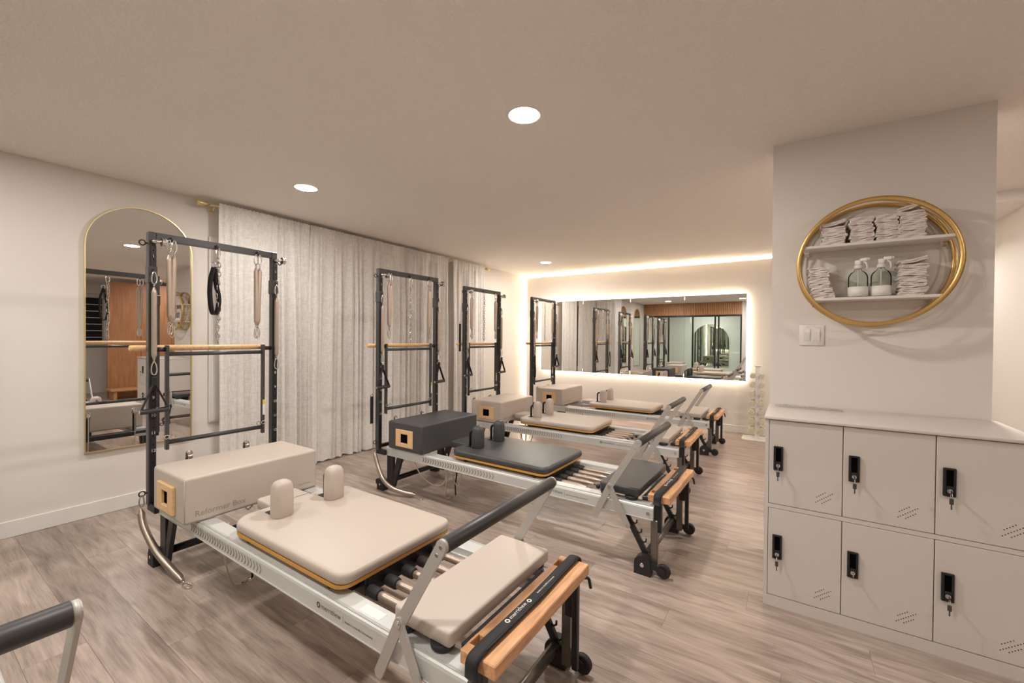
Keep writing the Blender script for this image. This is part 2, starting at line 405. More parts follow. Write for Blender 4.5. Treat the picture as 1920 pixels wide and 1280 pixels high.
# ------------------------------------------------------------------ wood panelled wall and low bench, seen in the mirror
pan = tag(bpy.data.objects.new('wood_partition', None), 'tall orange-brown wood panelled partition reflected in the arched mirror', 'partition'); COL.objects.link(pan); pan.location = (3.2, 0, 0)
for k in range(4): obj('panel', MB().box((0, 2.60 + k * .53, 0), (.06, 2.60 + k * .53 + .525, 2.36), .003, 1), 'woodwall', pan)
bn = thing('low_bench', 'low dark wood bench beside the panelled partition', 'bench', (2.75, 2.9, 0))
obj('seat', MB().box((0, -.35, .17), (.40, 1.2, .21), .006), 'slat', bn)
for a in (-.30, 1.10): obj('leg', MB().box((.04, a, 0), (.36, a + .05, .17), .004), 'slat', bn)

# ------------------------------------------------------------------ lights
def downlight(x, y, label, z=H, power=1.0):
    t = thing('ceiling_downlight', label, 'downlight', (x, y, z), 0, 'recessed ceiling downlights')
    n = 32; prof = [(.076, -.0005), (.082, -.004), (.090, -.004), (.094, -.0005)]
    V = []; F = []
    for i in range(n):
        a = 2 * PI * i / n
        for r, zz in prof: V.append((r * math.cos(a), r * math.sin(a), zz))
    m = len(prof)
    for i in range(n):
        j = (i + 1) % n
        for k in range(m - 1): F.append((i * m + k, i * m + k + 1, j * m + k + 1, j * m + k))
    obj('trim_ring', MB().add(V, F, True), 'white', t)
    V = [(.076 * math.cos(2 * PI * i / n), .076 * math.sin(2 * PI * i / n), -.0022) for i in range(n)]
    obj('diffuser', MB().add(V, [tuple(reversed(range(n)))]), 'lamp', t)
    ld = bpy.data.lights.new('downlight_beam', 'AREA'); ld.shape = 'DISK'; ld.size = .145; ld.energy = LAMP_WATTS * power; ld.color = LAMP_COLOR; ld.spread = math.radians(180)
    lo = bpy.data.objects.new('beam', ld); COL.objects.link(lo); lo.parent = t; lo.location = (0, 0, -.004)
downlight(-1.16, 1.846, 'lit round ceiling downlight largest in view near the middle', H, 1.12)
downlight(-3.14, 1.846, 'lit round ceiling downlight between the curtains and the largest downlight', H, .58)
downlight(-3.12, 5.62, 'small lit ceiling downlight near the glowing far wall', H, 1.05)
downlight(-3.14, 0.0, 'lit ceiling downlight over the cut-off reformer, reflected in the long mirror', H, .62)
downlight(-1.16, 0.0, 'lit ceiling downlight reflected at the right end of the long mirror')
downlight(2.0, 1.3, 'added unseen fill downlight over the lounge area beyond the lockers', H, .6)  # added as general fill from the lounge side, no known fixture
downlight(2.6, 3.6, 'added unseen fill downlight in front of the wood partition', H, .45)  # second lounge fill, added to lift the indirect light
downlight(-2.4, -2.2, 'added downlight brightening the room behind the glass partition', H, 1.6)  # put in only because the room beyond the glass needs light
downlight(0.85, 3.70, 'added unseen downlight behind the pillar, brightening the mid-room', H, 1.15)  # added out of view to brighten the mid-room floor and far ceiling
downlight(0.82, 5.62, 'added unseen downlight in the passage behind the pillar', H, .5)  # unseen extra source, added to brighten the far end by bounce
# blank covers (unlit)
for x, y, lb in ((-1.145, 3.70, 'faint blank round cover plate on the ceiling toward the far wall'),):
    n = 32; V = [(x + .088 * math.cos(2 * PI * i / n), y + .088 * math.sin(2 * PI * i / n), H - .003) for i in range(n)] + [(x + .092 * math.cos(2 * PI * i / n), y + .092 * math.sin(2 * PI * i / n), H - .0003) for i in range(n)]
    F = [tuple(reversed(range(n)))] + [(i, (i + 1) % n, n + (i + 1) % n, n + i) for i in range(n)]
    tag(obj('ceiling_cover_plate', MB().add(V, F), 'ceiling'), lb, 'cover plate')
# LED strips tucked behind the back wall panel (top and left edge)
st = thing('led_cove_strip', 'warm LED strip glowing along the ceiling and corner of the far wall', 'light strip', (0, YB + .035, 0))
obj('top_strip', MB().box((XL + .06, -.008, H - .022), (1.47, .008, H - .012)), 'cove', st)
obj('side_strip', MB().box((XL + .014, -.008, .12), (XL + .026, .008, H - .06)), 'cove', st)

# ------------------------------------------------------------------ long mirror on back wall with halo
MX0, MX1, MZ0, MZ1 = -3.763, -0.527, 0.730, 1.939
mir = thing('long_wall_mirror', 'long frameless four-panel wall mirror with glowing warm backlight', 'mirror', (0, YB - .0355, 0))
pw = (MX1 - MX0) / 4
for k in range(4):
    obj('mirror_panel', MB().box((MX0 + k * pw + .001, 0, MZ0), (MX0 + (k + 1) * pw - .001, .006, MZ1)), 'mirror', mir)
obj('backing_frame', MB().box((MX0 + .06, .007, MZ0 + .06), (MX1 - .06, .034, MZ1 - .06)), 'white', mir)
e = .035
for nm, a, b in (('light_strip', (MX0 + e, .012, MZ1 - e - .01), (MX1 - e, .026, MZ1 - e)), ('light_strip', (MX0 + e, .012, MZ0 + e), (MX1 - e, .026, MZ0 + e + .01)),
                 ('light_strip', (MX0 + e, .012, MZ0 + e + .012), (MX0 + e + .01, .026, MZ1 - e - .012)), ('light_strip', (MX1 - e - .01, .012, MZ0 + e + .012), (MX1 - e, .026, MZ1 - e - .012))):
    obj(nm, MB().box(a, b), 'led', mir)
for k in range(1, 4):
    for z in (MZ0, MZ1):
        s = -1 if z == MZ0 else 1
        obj('clip', MB().box((MX0 + k * pw - .008, -.004, z - .012 * (s > 0)), (MX0 + k * pw + .008, .0, z + .012 * (s < 0)), .001, 1), 'white', mir)
# small wall hooks / screws plugs below the mirror
k = 0
for x in (-2.2, -1.45, -.95, -.75):
    for dz in (0, .10):
        k += 1
        t = obj('wall_plug', MB().cyl((x, YB - .006, .52 + dz), (x, YB + .001, .52 + dz), .012, 10), 'wall')
        tag(t, 'small round patch plug on the far wall below the long mirror', 'wall plug', 'patch plugs below the long mirror')

# ------------------------------------------------------------------ arched mirrors
def arch_mirror(name, label, axis, pos, c0, c1, z0, ztop, sgn, fw=.0065, proud=.024, fm='brass'):
    w = c1 - c0; r = w / 2; cc = (c0 + c1) / 2; zc = ztop - r; n = 28
    out = [(c0, z0), (c1, z0)] + [(cc + r * math.cos(PI * i / n), zc + r * math.sin(PI * i / n)) for i in range(n + 1)]
    inn = [(c0 + fw, z0 + fw), (c1 - fw, z0 + fw)] + [(cc + (r - fw) * math.cos(PI * i / n), zc + (r - fw) * math.sin(PI * i / n)) for i in range(n + 1)]
    t = thing(name, label, 'mirror', (0, 0, 0))
    a, b = sorted((pos, pos + sgn * proud * .55))
    obj('glass', MB().prism(inn, axis, a, b), 'mirror', t)
    def P(p, d): l = list(p); l.insert(axis, d); return l
    m = len(out); V = [P(p, pos + sgn * .0005) for p in out] + [P(p, pos + sgn * proud) for p in out] + [P(p, pos + sgn * proud) for p in inn] + [P(p, pos + sgn * .0005) for p in inn]
    F = []
    for i in range(m):
        j = (i + 1) % m
        for q in range(4):
            r0, r1 = q * m, ((q + 1) % 4) * m; F.append((r0 + i, r0 + j, r1 + j, r1 + i))
    fr_ = obj('frame', MB().add(V, F), fm, t)
    return t
arch_mirror('arched_mirror', 'tall arched wall mirror with thin brass frame beside the curtains', 0, XL, .816, 1.453, .457, 2.253, 1)
arch_mirror('arched_mirror', 'second tall arched mirror further along the curtain wall, seen only in the long mirror', 0, XL, -.50, .137, .457, 2.253, 1)
arch_mirror('arched_mirror', 'wide arched mirror in the room behind the glass partition', 1, -3.28, -3.05, -1.85, .35, 1.85, 1)

# ------------------------------------------------------------------ curtains and rod
rod = thing('curtain_rod', 'brass curtain rod with cylinder finials near the ceiling', 'curtain rod', (XL, 0, 2.385))
RX = .085
obj('pole', MB().cyl((RX, 1.545, 0), (RX, 5.37, 0), .011, 14), 'brass', rod)
for y_, s in ((1.545, -1), (5.37, 1)):
    obj('finial', MB().tube([(RX, y_, 0), (RX, y_ + s * .006, 0), (RX, y_ + s * .008, 0), (RX, y_ + s * .085, 0), (RX, y_ + s * .09, 0)], .02, 16, radii=[.014, .014, .022, .022, .018]), 'brass', rod)
for y_ in (1.585, 4.515, 5.33): obj('bracket', MB().cyl((.001, y_, -.035), (.008, y_, -.035), .018, 12).tube(fillet([(.006, y_, -.035), (RX, y_, -.035), (RX, y_, -.010)], .02), .006, 8), 'brass', rod)
def curtain(y0, y1, label, seed):
    rnd = random.Random(seed); ny = int((y1 - y0) / .0075); nz = 48; zt, zb = 2.408, .014
    ph = [rnd.uniform(0, 6.28) for _ in range(8)]; V = []; F = []
    Wd = y1 - y0; nw = Wd / .105
    for j in range(nz + 1):
        t = (j / nz) ** 1.35; z = zt + (zb - zt) * t
        if j == 0: z = zt
        for i in range(ny + 1):
            u = i / ny
            a = .011 + .024 * min(1, t * 3.0) + .008 * math.sin(u * 9 + ph[0])
            wob = .25 * math.sin(2.1 * t + ph[1] + u * 4)
            uw = u + (.045 * math.sin(6.28 * u * 1.7 + ph[2]) + .022 * math.sin(6.28 * u * 4.1 + ph[5])) / max(.6, Wd)
            f = math.sin(2 * PI * nw * uw + wob + ph[3]) * (.62 + .3 * math.sin(5 * u + ph[6])) + .42 * math.sin(2 * PI * nw * .47 * u + ph[4] + wob * 1.7) + .20 * math.sin(2 * PI * nw * 2.3 * uw + ph[0] + 2 * t)
            gather = 0
            gather = math.exp(-t / .07) * (.010 * math.sin(2 * PI * nw * 3.1 * uw + ph[5]) + .006 * math.sin(2 * PI * nw * 6.1 * uw + ph[6]))
            if .018 < t < .034: gather -= .004
            # header: cloth wraps round the rod
            edge = min(u, 1 - u) * Wd
            yy = y0 + u * Wd + .010 * math.sin(3.1 * t + ph[7]) * (1 if edge < .2 else .4)
            x = XL + RX + .014 + a * f + gather + .014
            if t < .035: x = XL + RX + .034 + gather * .8 + a * f * .2
            V.append((x, yy, z + (.004 * math.sin(2 * PI * nw * 3.3 * u + ph[6]) if j == 0 else 0) + (.006 * math.sin(2 * PI * nw * u + 1) if j == nz else 0)))
    for j in range(nz):
        for i in range(ny):
            k = j * (ny + 1) + i; F.append((k, k + 1, k + ny + 2, k + ny + 1))
    o = obj('sheer_curtain', MB().add(V, F, True), 'curtain')
    return tag(o, label, 'curtain', 'sheer linen curtain panels')
curtain(1.615, 2.418, 'sheer cream linen curtain panel nearest the arched mirror', 1)
curtain(2.408, 3.437, 'wide sheer cream curtain panel between the foreground and charcoal reformer towers', 2)
curtain(3.428, 4.46, 'sheer cream curtain panel behind the charcoal reformer tower', 3)
curtain(4.565, 5.30, 'separate sheer cream curtain panel nearest the glowing far wall', 4)
exec_after = None
del exec_after
# ================================================================== REFORMERS
RAILN, RAILF = 0.025, 0.655          # outer faces of the two rails (local y)
def ring_pts(c, r, axis, n=18, sy=1.0):
    out = []
    for i in range(n):
        a = 2 * PI * i / n; p = [r * math.cos(a), r * sy * math.sin(a)]; p.insert(axis, 0); out.append(Vector(c) + Vector(p))
    return out
def carabiner_mb(c, h=.06, w=.026, r=.0036, axis=0):
    """pear-shaped clip in the plane perpendicular to axis, top at c"""
    pts = []
    n = 20
    for i in range(n):
        a = 2 * PI * i / n
        y = math.sin(a); x = math.cos(a)
        k = (1 - y) / 2          # 0 top .. 1 bottom
        p = [x * w / 2 * (.62 + .38 * k), -h / 2 + y * h / 2]
        p.insert(axis, 0); pts.append(Vector(c) + Vector(p))
    return MB().tube(pts, r, 6, closed=True)
def coil_mb(path, r, n, sides=10, taper=.03):
    pts = spline(path, n); L = sum((pts[i + 1] - pts[i]).length for i in range(n - 1)); radii = []; d = 0
    for i in range(n):
        if i: d += (pts[i] - pts[i - 1]).length
        e = min(d, L - d); k = min(1, .28 + .72 * e / taper) if taper else 1
        radii.append(r * k * (1.0 if i % 2 else .76))
    return MB().tube(pts, r, sides, radii=radii)

def rail_poly(near=True):
    p = [(.000, .306), (.000, .362), (.003, .370), (.011, .376), (.020, .377), (.076, .377), (.083, .372), (.083, .348), (.094, .346), (.096, .338), (.094, .312), (.088, .306), (.030, .303), (-.003, .303), (-.003, .306)]
    return [(RAILN + a, b) if near else (RAILF - a, b) for a, b in p]
def mk_rail(near):
    mb = MB().prism(rail_poly(near), 0, .07, 2.29)
    s = 1 if near else -1; y0 = RAILN if near else RAILF
    for k in range(3):      # fine ridges along the outer top edge
        mb.box((.07, y0 + s * (.008 + .004 * k), .3745), (2.29, y0 + s * (.010 + .004 * k), .3785))
    return mb
def mk_chevrons():
    mb = MB(); n = 27; u0, u1 = .50, 1.21; p = (u1 - u0) / n
    for k in range(n):
        u = u0 + k * p; h = .019; t = p * .60; d = .015 * .8; zc = .336; w = t * (1.0 - .5 * k / n) * .75
        y = RAILN - .0006
        v = [(u, y, zc + h), (u + w, y, zc + h), (u + w + d, y, zc), (u + w, y, zc - h), (u, y, zc - h), (u + d, y, zc)]
        mb.add(v, [(0, 5, 2, 1), (5, 4, 3, 2)])
    return mb
def logo_mb(c, r, x, y, t=0):
    """disc with a plus-shaped hole look: ring + plus"""
    x, y = Vector(x), Vector(y); c = Vector(c); n = 20; V = []; F = []
    for i in range(n):
        a = 2 * PI * i / n; d = x * math.cos(a) + y * math.sin(a); V += [c + d * r, c + d * r * .55]
    for i in range(n):
        j = (i + 1) % n; F.append((2 * i, 2 * j, 2 * j + 1, 2 * i + 1))
    mb = MB().add(V, F)
    a = r * .16
    for dx, dy in ((1, 0), (0, 1), (-1, 0), (0, -1)):
        d = x * dx + y * dy; e = x * -dy + y * dx
        mb.add([c + d * r * .58 + e * a * 1.4, c + d * r * .58 - e * a * 1.4, c + d * r * .30], [(0, 1, 2)])
    return mb
def mk_foot_block(u0, u1, v0, v1, h):
    r = (u1 - u0) / 2; cx = (u0 + u1) / 2; zc = h - r
    poly = [(u0, 0), (u1, 0)] + [(cx + r * math.cos(PI * i / 12), zc + r * math.sin(PI * i / 12)) for i in range(13)]
    return MB().prism(poly, 1, v0, v1)
def arm_plate(mb, a, b, w, v0, v1):
    """flat bar with round ends between 2-D points (u,z)"""
    a = Vector(a); b = Vector(b); d = (b - a).normalized(); n = Vector((-d.y, d.x)); r = w / 2; poly = []
    for i in range(9):
        t = PI * i / 8; poly.append(b + (n * math.cos(t) + d * math.sin(t)) * r)
    for i in range(9):
        t = PI * i / 8; poly.append(a - (n * math.cos(t) + d * math.sin(t)) * r)
    return mb.prism([tuple(p) for p in poly], 1, v0, v1)
def round_poly(poly, rad, seg=5):
    n = len(poly); out = []
    for i in range(n):
        a, b, c = Vector(poly[i - 1]), Vector(poly[i]), Vector(poly[(i + 1) % n]); r = rad[i] if isinstance(rad, (list, tuple)) else rad
        d1 = a - b; d2 = c - b; k = min(r, d1.length * .45, d2.length * .45)
        p, q = b + d1.normalized() * k, b + d2.normalized() * k
        for j in range(seg + 1):
            t = j / seg; out.append(tuple(p * (1 - t) ** 2 + b * 2 * t * (1 - t) + q * t * t))
    return out
def cushion(poly, z0, z1, bev=.012, crown=0.0, seg=4):
    """extruded outline with a rolled top edge"""
    cx = sum(p[0] for p in poly) / len(poly); cy = sum(p[1] for p in poly) / len(poly)
    n = len(poly)
    ar = sum(poly[i][0] * poly[(i + 1) % n][1] - poly[(i + 1) % n][0] * poly[i][1] for i in range(n))
    if ar < 0: poly = poly[::-1]
    def off(d):
        out = []
        for i in range(n):
            a, b, c = Vector(poly[i - 1]), Vector(poly[i]), Vector(poly[(i + 1) % n])
            t1 = (b - a); t2 = (c - b)
            if t1.length < 1e-7: t1 = t2
            if t2.length < 1e-7: t2 = t1
            n1 = Vector((-t1.y, t1.x)).normalized(); n2 = Vector((-t2.y, t2.x)).normalized(); m = n1 + n2
            m = m / max(m.dot(m) / 2, .35); out.append(b + m * d)
        return out
    rings = [([Vector(p) for p in off(bev * .5)], z0), ([Vector(p) for p in off(0)], z0 + bev * .5)]
    for k in range(seg + 1):
        a = PI / 2 * k / seg; rings.append((off(bev * (1 - math.cos(a))), z1 - bev + bev * math.sin(a)))
    V = []; F = []
    for r, z in rings: V += [(p.x, p.y, z) for p in r]
    for k in range(len(rings) - 1):
        for i in range(n):
            j = (i + 1) % n; F.append((k * n + i, k * n + j, (k + 1) * n + j, (k + 1) * n + i))
    mb = MB().add(V, F, True)
    b0 = 0; mb.f.append(tuple(reversed(range(n)))); mb.sm.append(False)
    t0 = (len(rings) - 1) * n; mb.f.append(tuple(t0 + i for i in range(n))); mb.sm.append(True)
    return mb
CAR_POLY = [(0, .047), (0, .633), (-.79, .633), (-.845, .575), (-.845, .105), (-.79, .047)]
CAR_RAD = [.06, .06, .05, .04, .04, .05]
def mk_shoulder_block():
    # upright upholstered block, rounded footprint and domed top
    n = 28; foot = rrect(0, 0, .080, .092, .030, 6); n = len(foot); V = []; F = []
    lev = [(0, .93), (.006, 1.0), (.08, 1.0), (.125, .97), (.145, .90), (.158, .74), (.165, .48), (.168, .2)]
    for z, s in lev: V += [(p[0] * s, p[1] * s, z) for p in foot]
    for k in range(len(lev) - 1):
        for i in range(n):
            j = (i + 1) % n; F.append((k * n + i, k * n + j, (k + 1) * n + j, (k + 1) * n + i))
    mb = MB().add(V, F, True)
    mb.f.append(tuple((len(lev) - 1) * n + i for i in range(n))); mb.sm.append(True)
    # stitched seam
    mb.tube([(.037, .012, .01), (.0375, .012, .10), (.035, .012, .135), (.024, .012, .158), (0, .012, .170), (-.024, .012, .158)], .0012, 5)
    return mb

def make_reformer(idx, origin, rz, car_u, pad, label, arm_len=1.0, loose=False):
    t = thing('reformer', label, 'reformer', (origin[0], origin[1], 0), rz, 'pilates reformers with towers')
    P = lambda name, key, fn, m, par=t, loc=None, wn=False: obj(name, _m(key, fn, m), None, par, loc, wn)
    def _m(key, fn, m):
        me = cached((key, m), fn)
        if not me.materials: me.materials.append(M_[m])
        return me
    # ---- rails
    r1 = P('rail', 'rail_near', lambda: mk_rail(True), 'silver'); r2 = P('rail', 'rail_far', lambda: mk_rail(False), 'silver')
    P('chevron_marks', 'chevrons', mk_chevrons, 'tan', r1)['kind'] = 'stuff'
    P('logo', 'rail_logo', lambda: logo_mb((1.605, RAILN - .0006, .337), .011, (1, 0, 0), (0, 0, 1)), 'ink', r1)
    for key, txt, sz, u in (('rl1', 'merrithew', .0265, 1.622), ('rl2', 'leaders in mindful movement', .0125, 1.757)):
        if key not in CACHE:
            o = text_part('lettering', txt, sz, 'ink', r1, (u, RAILN - .0006, .330), (1, 0, 0), (0, 0, 1)); CACHE[key] = o.data
        else: obj('lettering', CACHE[key], None, r1)
    P('divider_line', 'rl3', lambda: MB().add([(1.748, RAILN - .0006, .325), (1.749, RAILN - .0006, .325), (1.749, RAILN - .0006, .349), (1.748, RAILN - .0006, .349)], [(0, 1, 2, 3)]), 'ink', r1)
    P('spec_label', 'speclabel', lambda: MB().box((1.80, .05, .3772), (1.90, .085, .3776)), 'paper', r1)
    P('spec_print', 'speclines', lambda: (lambda mb: [mb.box((1.835 + k * .011, .055, .3777), (1.839 + k * .011, .080, .3779)) for k in range(5)] and mb)(MB()), 'whiteink', r1)['kind'] = 'stuff'
    P('end_bolt', 'railbolt', lambda: MB().cyl((2.262, RAILN + .001, .337), (2.262, RAILN - .004, .337), .010, 14).cyl((2.262, RAILN - .004, .337), (2.262, RAILN - .006, .337), .005, 6), 'chrome', r1)
    P('stop_holes', 'stopholes', lambda: (lambda mb: [mb.cyl((1.74 + k * .055, RAILF - .096, .325 + .001), (1.74 + k * .055, RAILF - .0975, .325), .006, 10) for k in range(6)] and mb)(MB()), 'dark', r2)['kind'] = 'stuff'
    P('end_beam', 'beam_head', lambda: MB().box((.075, .12, .315), (.11, .56, .365), .003, 1), 'black')
    P('end_beam', 'beam_foot', lambda: MB().box((2.255, .12, .315), (2.288, .56, .365), .003, 1), 'black')
    # ---- head legs
    for s, y0 in ((0, .03), (1, .625)):
        lg = P('head_leg', ('headleg', s), lambda: MB().box((.072, y0, .045), (.150, y0 + .025, .302), .003, 1).prism([(.195, .302), (.255, .302), (.165, .05), (.115, .05)], 1, y0 + .002, y0 + .023).box((.02, y0, .035), (.16, y0 + .025, .075), .003, 1), 'black', t)
        yb = y0 - .028 if s == 0 else y0
        P('foot_block', ('headfoot', s), lambda: mk_foot_block(-.022, .058, yb, yb + .052, .092), 'rubber', lg)
        P('bolt', ('headbolt', s), lambda: MB().cyl((.018, yb - .001, .05), (.018, yb - .0035, .05), .008, 12), 'chrome', lg)
        P('roller', ('headroller', s), lambda: MB().cyl((-.028, yb + .012, .060), (-.028, yb + .040, .060), .026, 16), 'rubber', lg)
    P('cross_tube', 'crosshead', lambda: MB().cyl((.13, .055, .10), (.13, .625, .10), .021, 14), 'black')
    # ---- foot legs
    for s, y0 in ((0, .035), (1, .62)):
        so = -1 if s == 0 else 1
        lg = P('foot_leg', ('footleg', s), lambda: MB().box((2.275, y0, .03), (2.312, y0 + .028, .302), .003, 1), 'gunmetal', t)
        def rack():
            mb = MB(); arm_plate(mb, (2.135, .295), (2.262, .075), .030, y0 + .004, y0 + .020)
            for k in range(4):
                f = .16 + k * .21; u = 2.135 + (.127) * f + .012; z = .295 - .22 * f
                mb.tube([(u, y0 + .012, z), (u + .016, y0 + .012, z - .006), (u + .026, y0 + .012, z + .002), (u + .027, y0 + .012, z + .018)], .0045, 7)
            return mb
        P('hook_rack', ('hookrack', s), rack, 'black', lg)
        yb = y0 - .035 if s == 0 else y0 + .012
        P('foot_block', ('footfoot', s), lambda: mk_foot_block(2.195, 2.285, yb, yb + .052, .105), 'rubber', lg)
        ys = yb - .001 if s == 0 else yb + .053
        P('bolt', ('footbolt', s), lambda: MB().cyl((2.24, ys, .055), (2.24, ys + so * .003, .055), .011, 14), 'chrome', lg)
        P('wheel_bracket', ('whbr', s), lambda: arm_plate(MB(), (2.29, .062), (2.348, .045), .030, yb + .006, yb + .013), 'black', lg)
        wy = yb + .016
        def wheel():
            mb = MB(); mb.tube([(2.348, wy, .042), (2.348, wy + .003, .042), (2.348, wy + .021, .042), (2.348, wy + .024, .042)], .037, 20, radii=[.031, .037, .037, .031]); return mb
        wh = P('caster_wheel', ('wheel', s), wheel, 'rubber', lg)
        P('hub', ('hub', s), lambda: MB().cyl((2.348, wy - .006, .042), (2.348, wy + .028, .042), .010, 12), 'chrome', lg)
    P('cross_tube', 'crossfoot', lambda: MB().cyl((2.245, .05, .085), (2.245, .645, .085), .021, 16), 'gunmetal')
    # ---- platform with brackets
    def platform():
        mb = MB(); z0, z1 = .403, .443
        mb.box((2.302, .035, z0), (2.377, .645, z1), .003, 1)
        for a, b in ((.035, .070), (.112, .568), (.610, .645)): mb.box((2.257, a, z0), (2.3025, b, z1), .003, 1)
        mb.box((2.257, .066, z0 + .001), (2.264, .114, z1 - .002)); mb.box((2.257, .566, z0 + .001), (2.264, .612, z1 - .002))
        return mb
    P('platform_board', 'platform', platform, 'beech')
    for s, y0 in ((0, .042), (1, .61)):
        P('platform_bracket', ('platbr', s), lambda: MB().box((2.292, y0, .235), (2.330, y0 + .030, .402), .003, 1).cyl((2.311, y0 - .004, .27), (2.311, y0 + .034, .27), .007, 8), 'black')
        if s: P('platform_post', ('platpost', s), lambda: MB().box((2.335, y0 + .004 - .03 * s, .06), (2.358, y0 + .026 - .03 * s, .402), .003, 1), 'black')
    P('clamp_lever', 'lever', lambda: MB().tube(fillet([(2.350, .640, .385), (2.372, .655, .385), (2.378, .660, .345)], .01), .006, 8), 'black')
    P('spring_bar', 'gearbar', lambda: MB().box((2.206, .10, .330), (2.246, .58, .400), .003, 1), 'black')
    # ---- foot pad
    fp = P('foot_pad', 'footpad', lambda: cushion(round_poly([(2.200, .058), (2.200, .655), (1.962, .655), (1.962, .058)], .016), .400, .447, .010), pad)
    for u, v in ((2.15, .085), (2.15, .625), (2.0, .085), (2.0, .625)):
        P('bumper', ('bumper', u, v), lambda: MB().tube([(u, v, .378), (u, v, .385), (u, v, .4005)], .036, 16, radii=[.033, .038, .038]), 'rubber', fp)
    # ---- footbar
    fb = thing('tmp', '', '') if False else None
    pv = Vector((2.045, .447)); tip = pv + (Vector((1.957, .262)) - pv); bar = pv + (Vector((2.205, .717)) - pv) * arm_len; stt = Vector((2.152, .250))
    for s in (0, 1):
        v0 = RAILN - .021 if s == 0 else RAILF + .005
        va = (v0 + .008, v0 + .016) if s == 0 else (v0, v0 + .008); vb = (v0, v0 + .008) if s == 0 else (v0 + .008, v0 + .016)
        P('footbar_arm', ('fbarm', s, arm_len), lambda: arm_plate(MB(), pv, bar, .036, *va), 'arm')
        st_ = P('footbar_strut', ('fbstrut', s), lambda: arm_plate(arm_plate(MB(), tip, pv, .036, *vb), pv, stt, .034, vb[0] + .0005, vb[1] - .0005), 'arm')
        so = -1 if s == 0 else 1; yo = v0 if s == 0 else v0 + .016
        P('pivot_bolt', ('fbpivot', s), lambda: MB().cyl((pv.x, yo, pv.y), (pv.x, yo + so * .004, pv.y), .0105, 14).cyl((pv.x, yo + so * .004, pv.y), (pv.x, yo + so * .007, pv.y), .006, 6).cyl((stt.x, yo, stt.y), (stt.x, yo + so * .003, stt.y), .007, 12), 'chrome', st_)
        P('bar_screws', ('fbscr', s, arm_len), lambda: MB().cyl((bar.x, va[0] - .002, bar.y), (bar.x, va[1] + .002, bar.y), .006, 10).cyl((bar.x - .015, va[0] - .002, bar.y - .026), (bar.x - .015, va[1] + .002, bar.y - .026), .005, 10), 'chrome')
    va0, va1 = RAILN - .005, RAILF + .005
    P('footbar_grip', ('grip', arm_len), lambda: MB().tube([(bar.x, va0 + .004, bar.y), (bar.x, va0 + .006, bar.y), (bar.x, va1 - .006, bar.y), (bar.x, va1 - .004, bar.y)], .0225, 22, radii=[.020, .0225, .0225, .020]), 'grip')
    P('bar_end', ('barend0', arm_len), lambda: MB().cyl((bar.x, va0 - .006, bar.y), (bar.x, va0 + .0045, bar.y), .0205, 22), 'arm')
    P('bar_end', ('barend1', arm_len), lambda: MB().cyl((bar.x, va1 - .0045, bar.y), (bar.x, va1 + .006, bar.y), .0205, 22), 'arm')
    # ---- carriage (built at u = 0, slid along the rails)
    L = (car_u, 0, 0)
    P('carriage_base', 'carbase', lambda: MB().prism(round_poly([(p[0] + (.004 if p[0] < -.01 else -.004), p[1]) for p in CAR_POLY], CAR_RAD), 2, .400, .4135), 'ply', t, L)
    P('carriage_pad', 'carpad', lambda: cushion(round_poly(CAR_POLY, CAR_RAD), .4130, .456, .016), pad, t, L)
    P('headrest', 'headrest', lambda: cushion(round_poly([(-.8455, .236), (-.8455, .444), (-1.0, .442), (-1.0, .238)], [.006, .006, .02, .02]), .405, .4560, .010), pad, t, L)
    P('carriage_frame', 'carframe', lambda: MB().box((-.76, .125, .345), (-.06, .16, .3995)).box((-.76, .52, .345), (-.06, .555, .3995)).box((-.17, .16, .325), (-.015, .52, .398), .004, 1).box((-.76, .16, .36), (-.70, .52, .3995)), 'black', t, L)
    for u in (-.70, -.10):
        for v in (.075, .605):
            P('carriage_roller', ('roller', u, v), lambda: MB().cyl((u, v - .012, .3885), (u, v + .012, .3885), .0115, 14), 'rubber', t, L)
    for v in (.205, .475):
        sh = P('shoulder_rest', 'shoulder', mk_shoulder_block, pad, t, (car_u - .685, v, .4565))
        P('support_post', 'shoulderpost', lambda: MB().tube(fillet([(-.078, 0, .0), (-.078, 0, .115), (-.030, 0, .125)], .035, 6), .010, 10).box((-.095, -.03, -.001), (-.02, .03, .003)), 'black', sh)
    # ---- springs under the carriage
    end = 2.13 - car_u if not loose else .29
    for k in range(5):
        v = .17 + k * .085; ln = end if (k == 4 or not loose) else .25 + .015 * k
        sp = P('carriage_spring', ('cspring', round(ln, 3)), lambda: coil_mb([(.012, 0, 0), (ln * .5, 0, 0), (ln - .02, 0, 0)], .0165, 90, 10, .05), 'spring', t, (car_u, v, .352))
        P('spring_boot', 'boot', lambda: MB().tube([(-.005, 0, 0), (.004, 0, 0), (.050, 0, 0), (.056, 0, 0)], .02, 14, radii=[.018, .022, .022, .019]), 'rubber', sp)
        if loose and k < 4:
            km = ('purple', 'black', 'maroon', 'black')[k]
            P('spring_knob', ('knob', km, round(ln, 3)), lambda: MB().tube([(ln - .025, 0, 0), (ln - .01, 0, -.006), (ln, 0, -.008)], .003, 6).tube([(ln - .004, 0, -.01), (ln + .002, 0, -.01), (ln + .016, 0, -.011), (ln + .022, 0, -.011)], .014, 12, radii=[.007, .014, .014, .007]), km, sp)
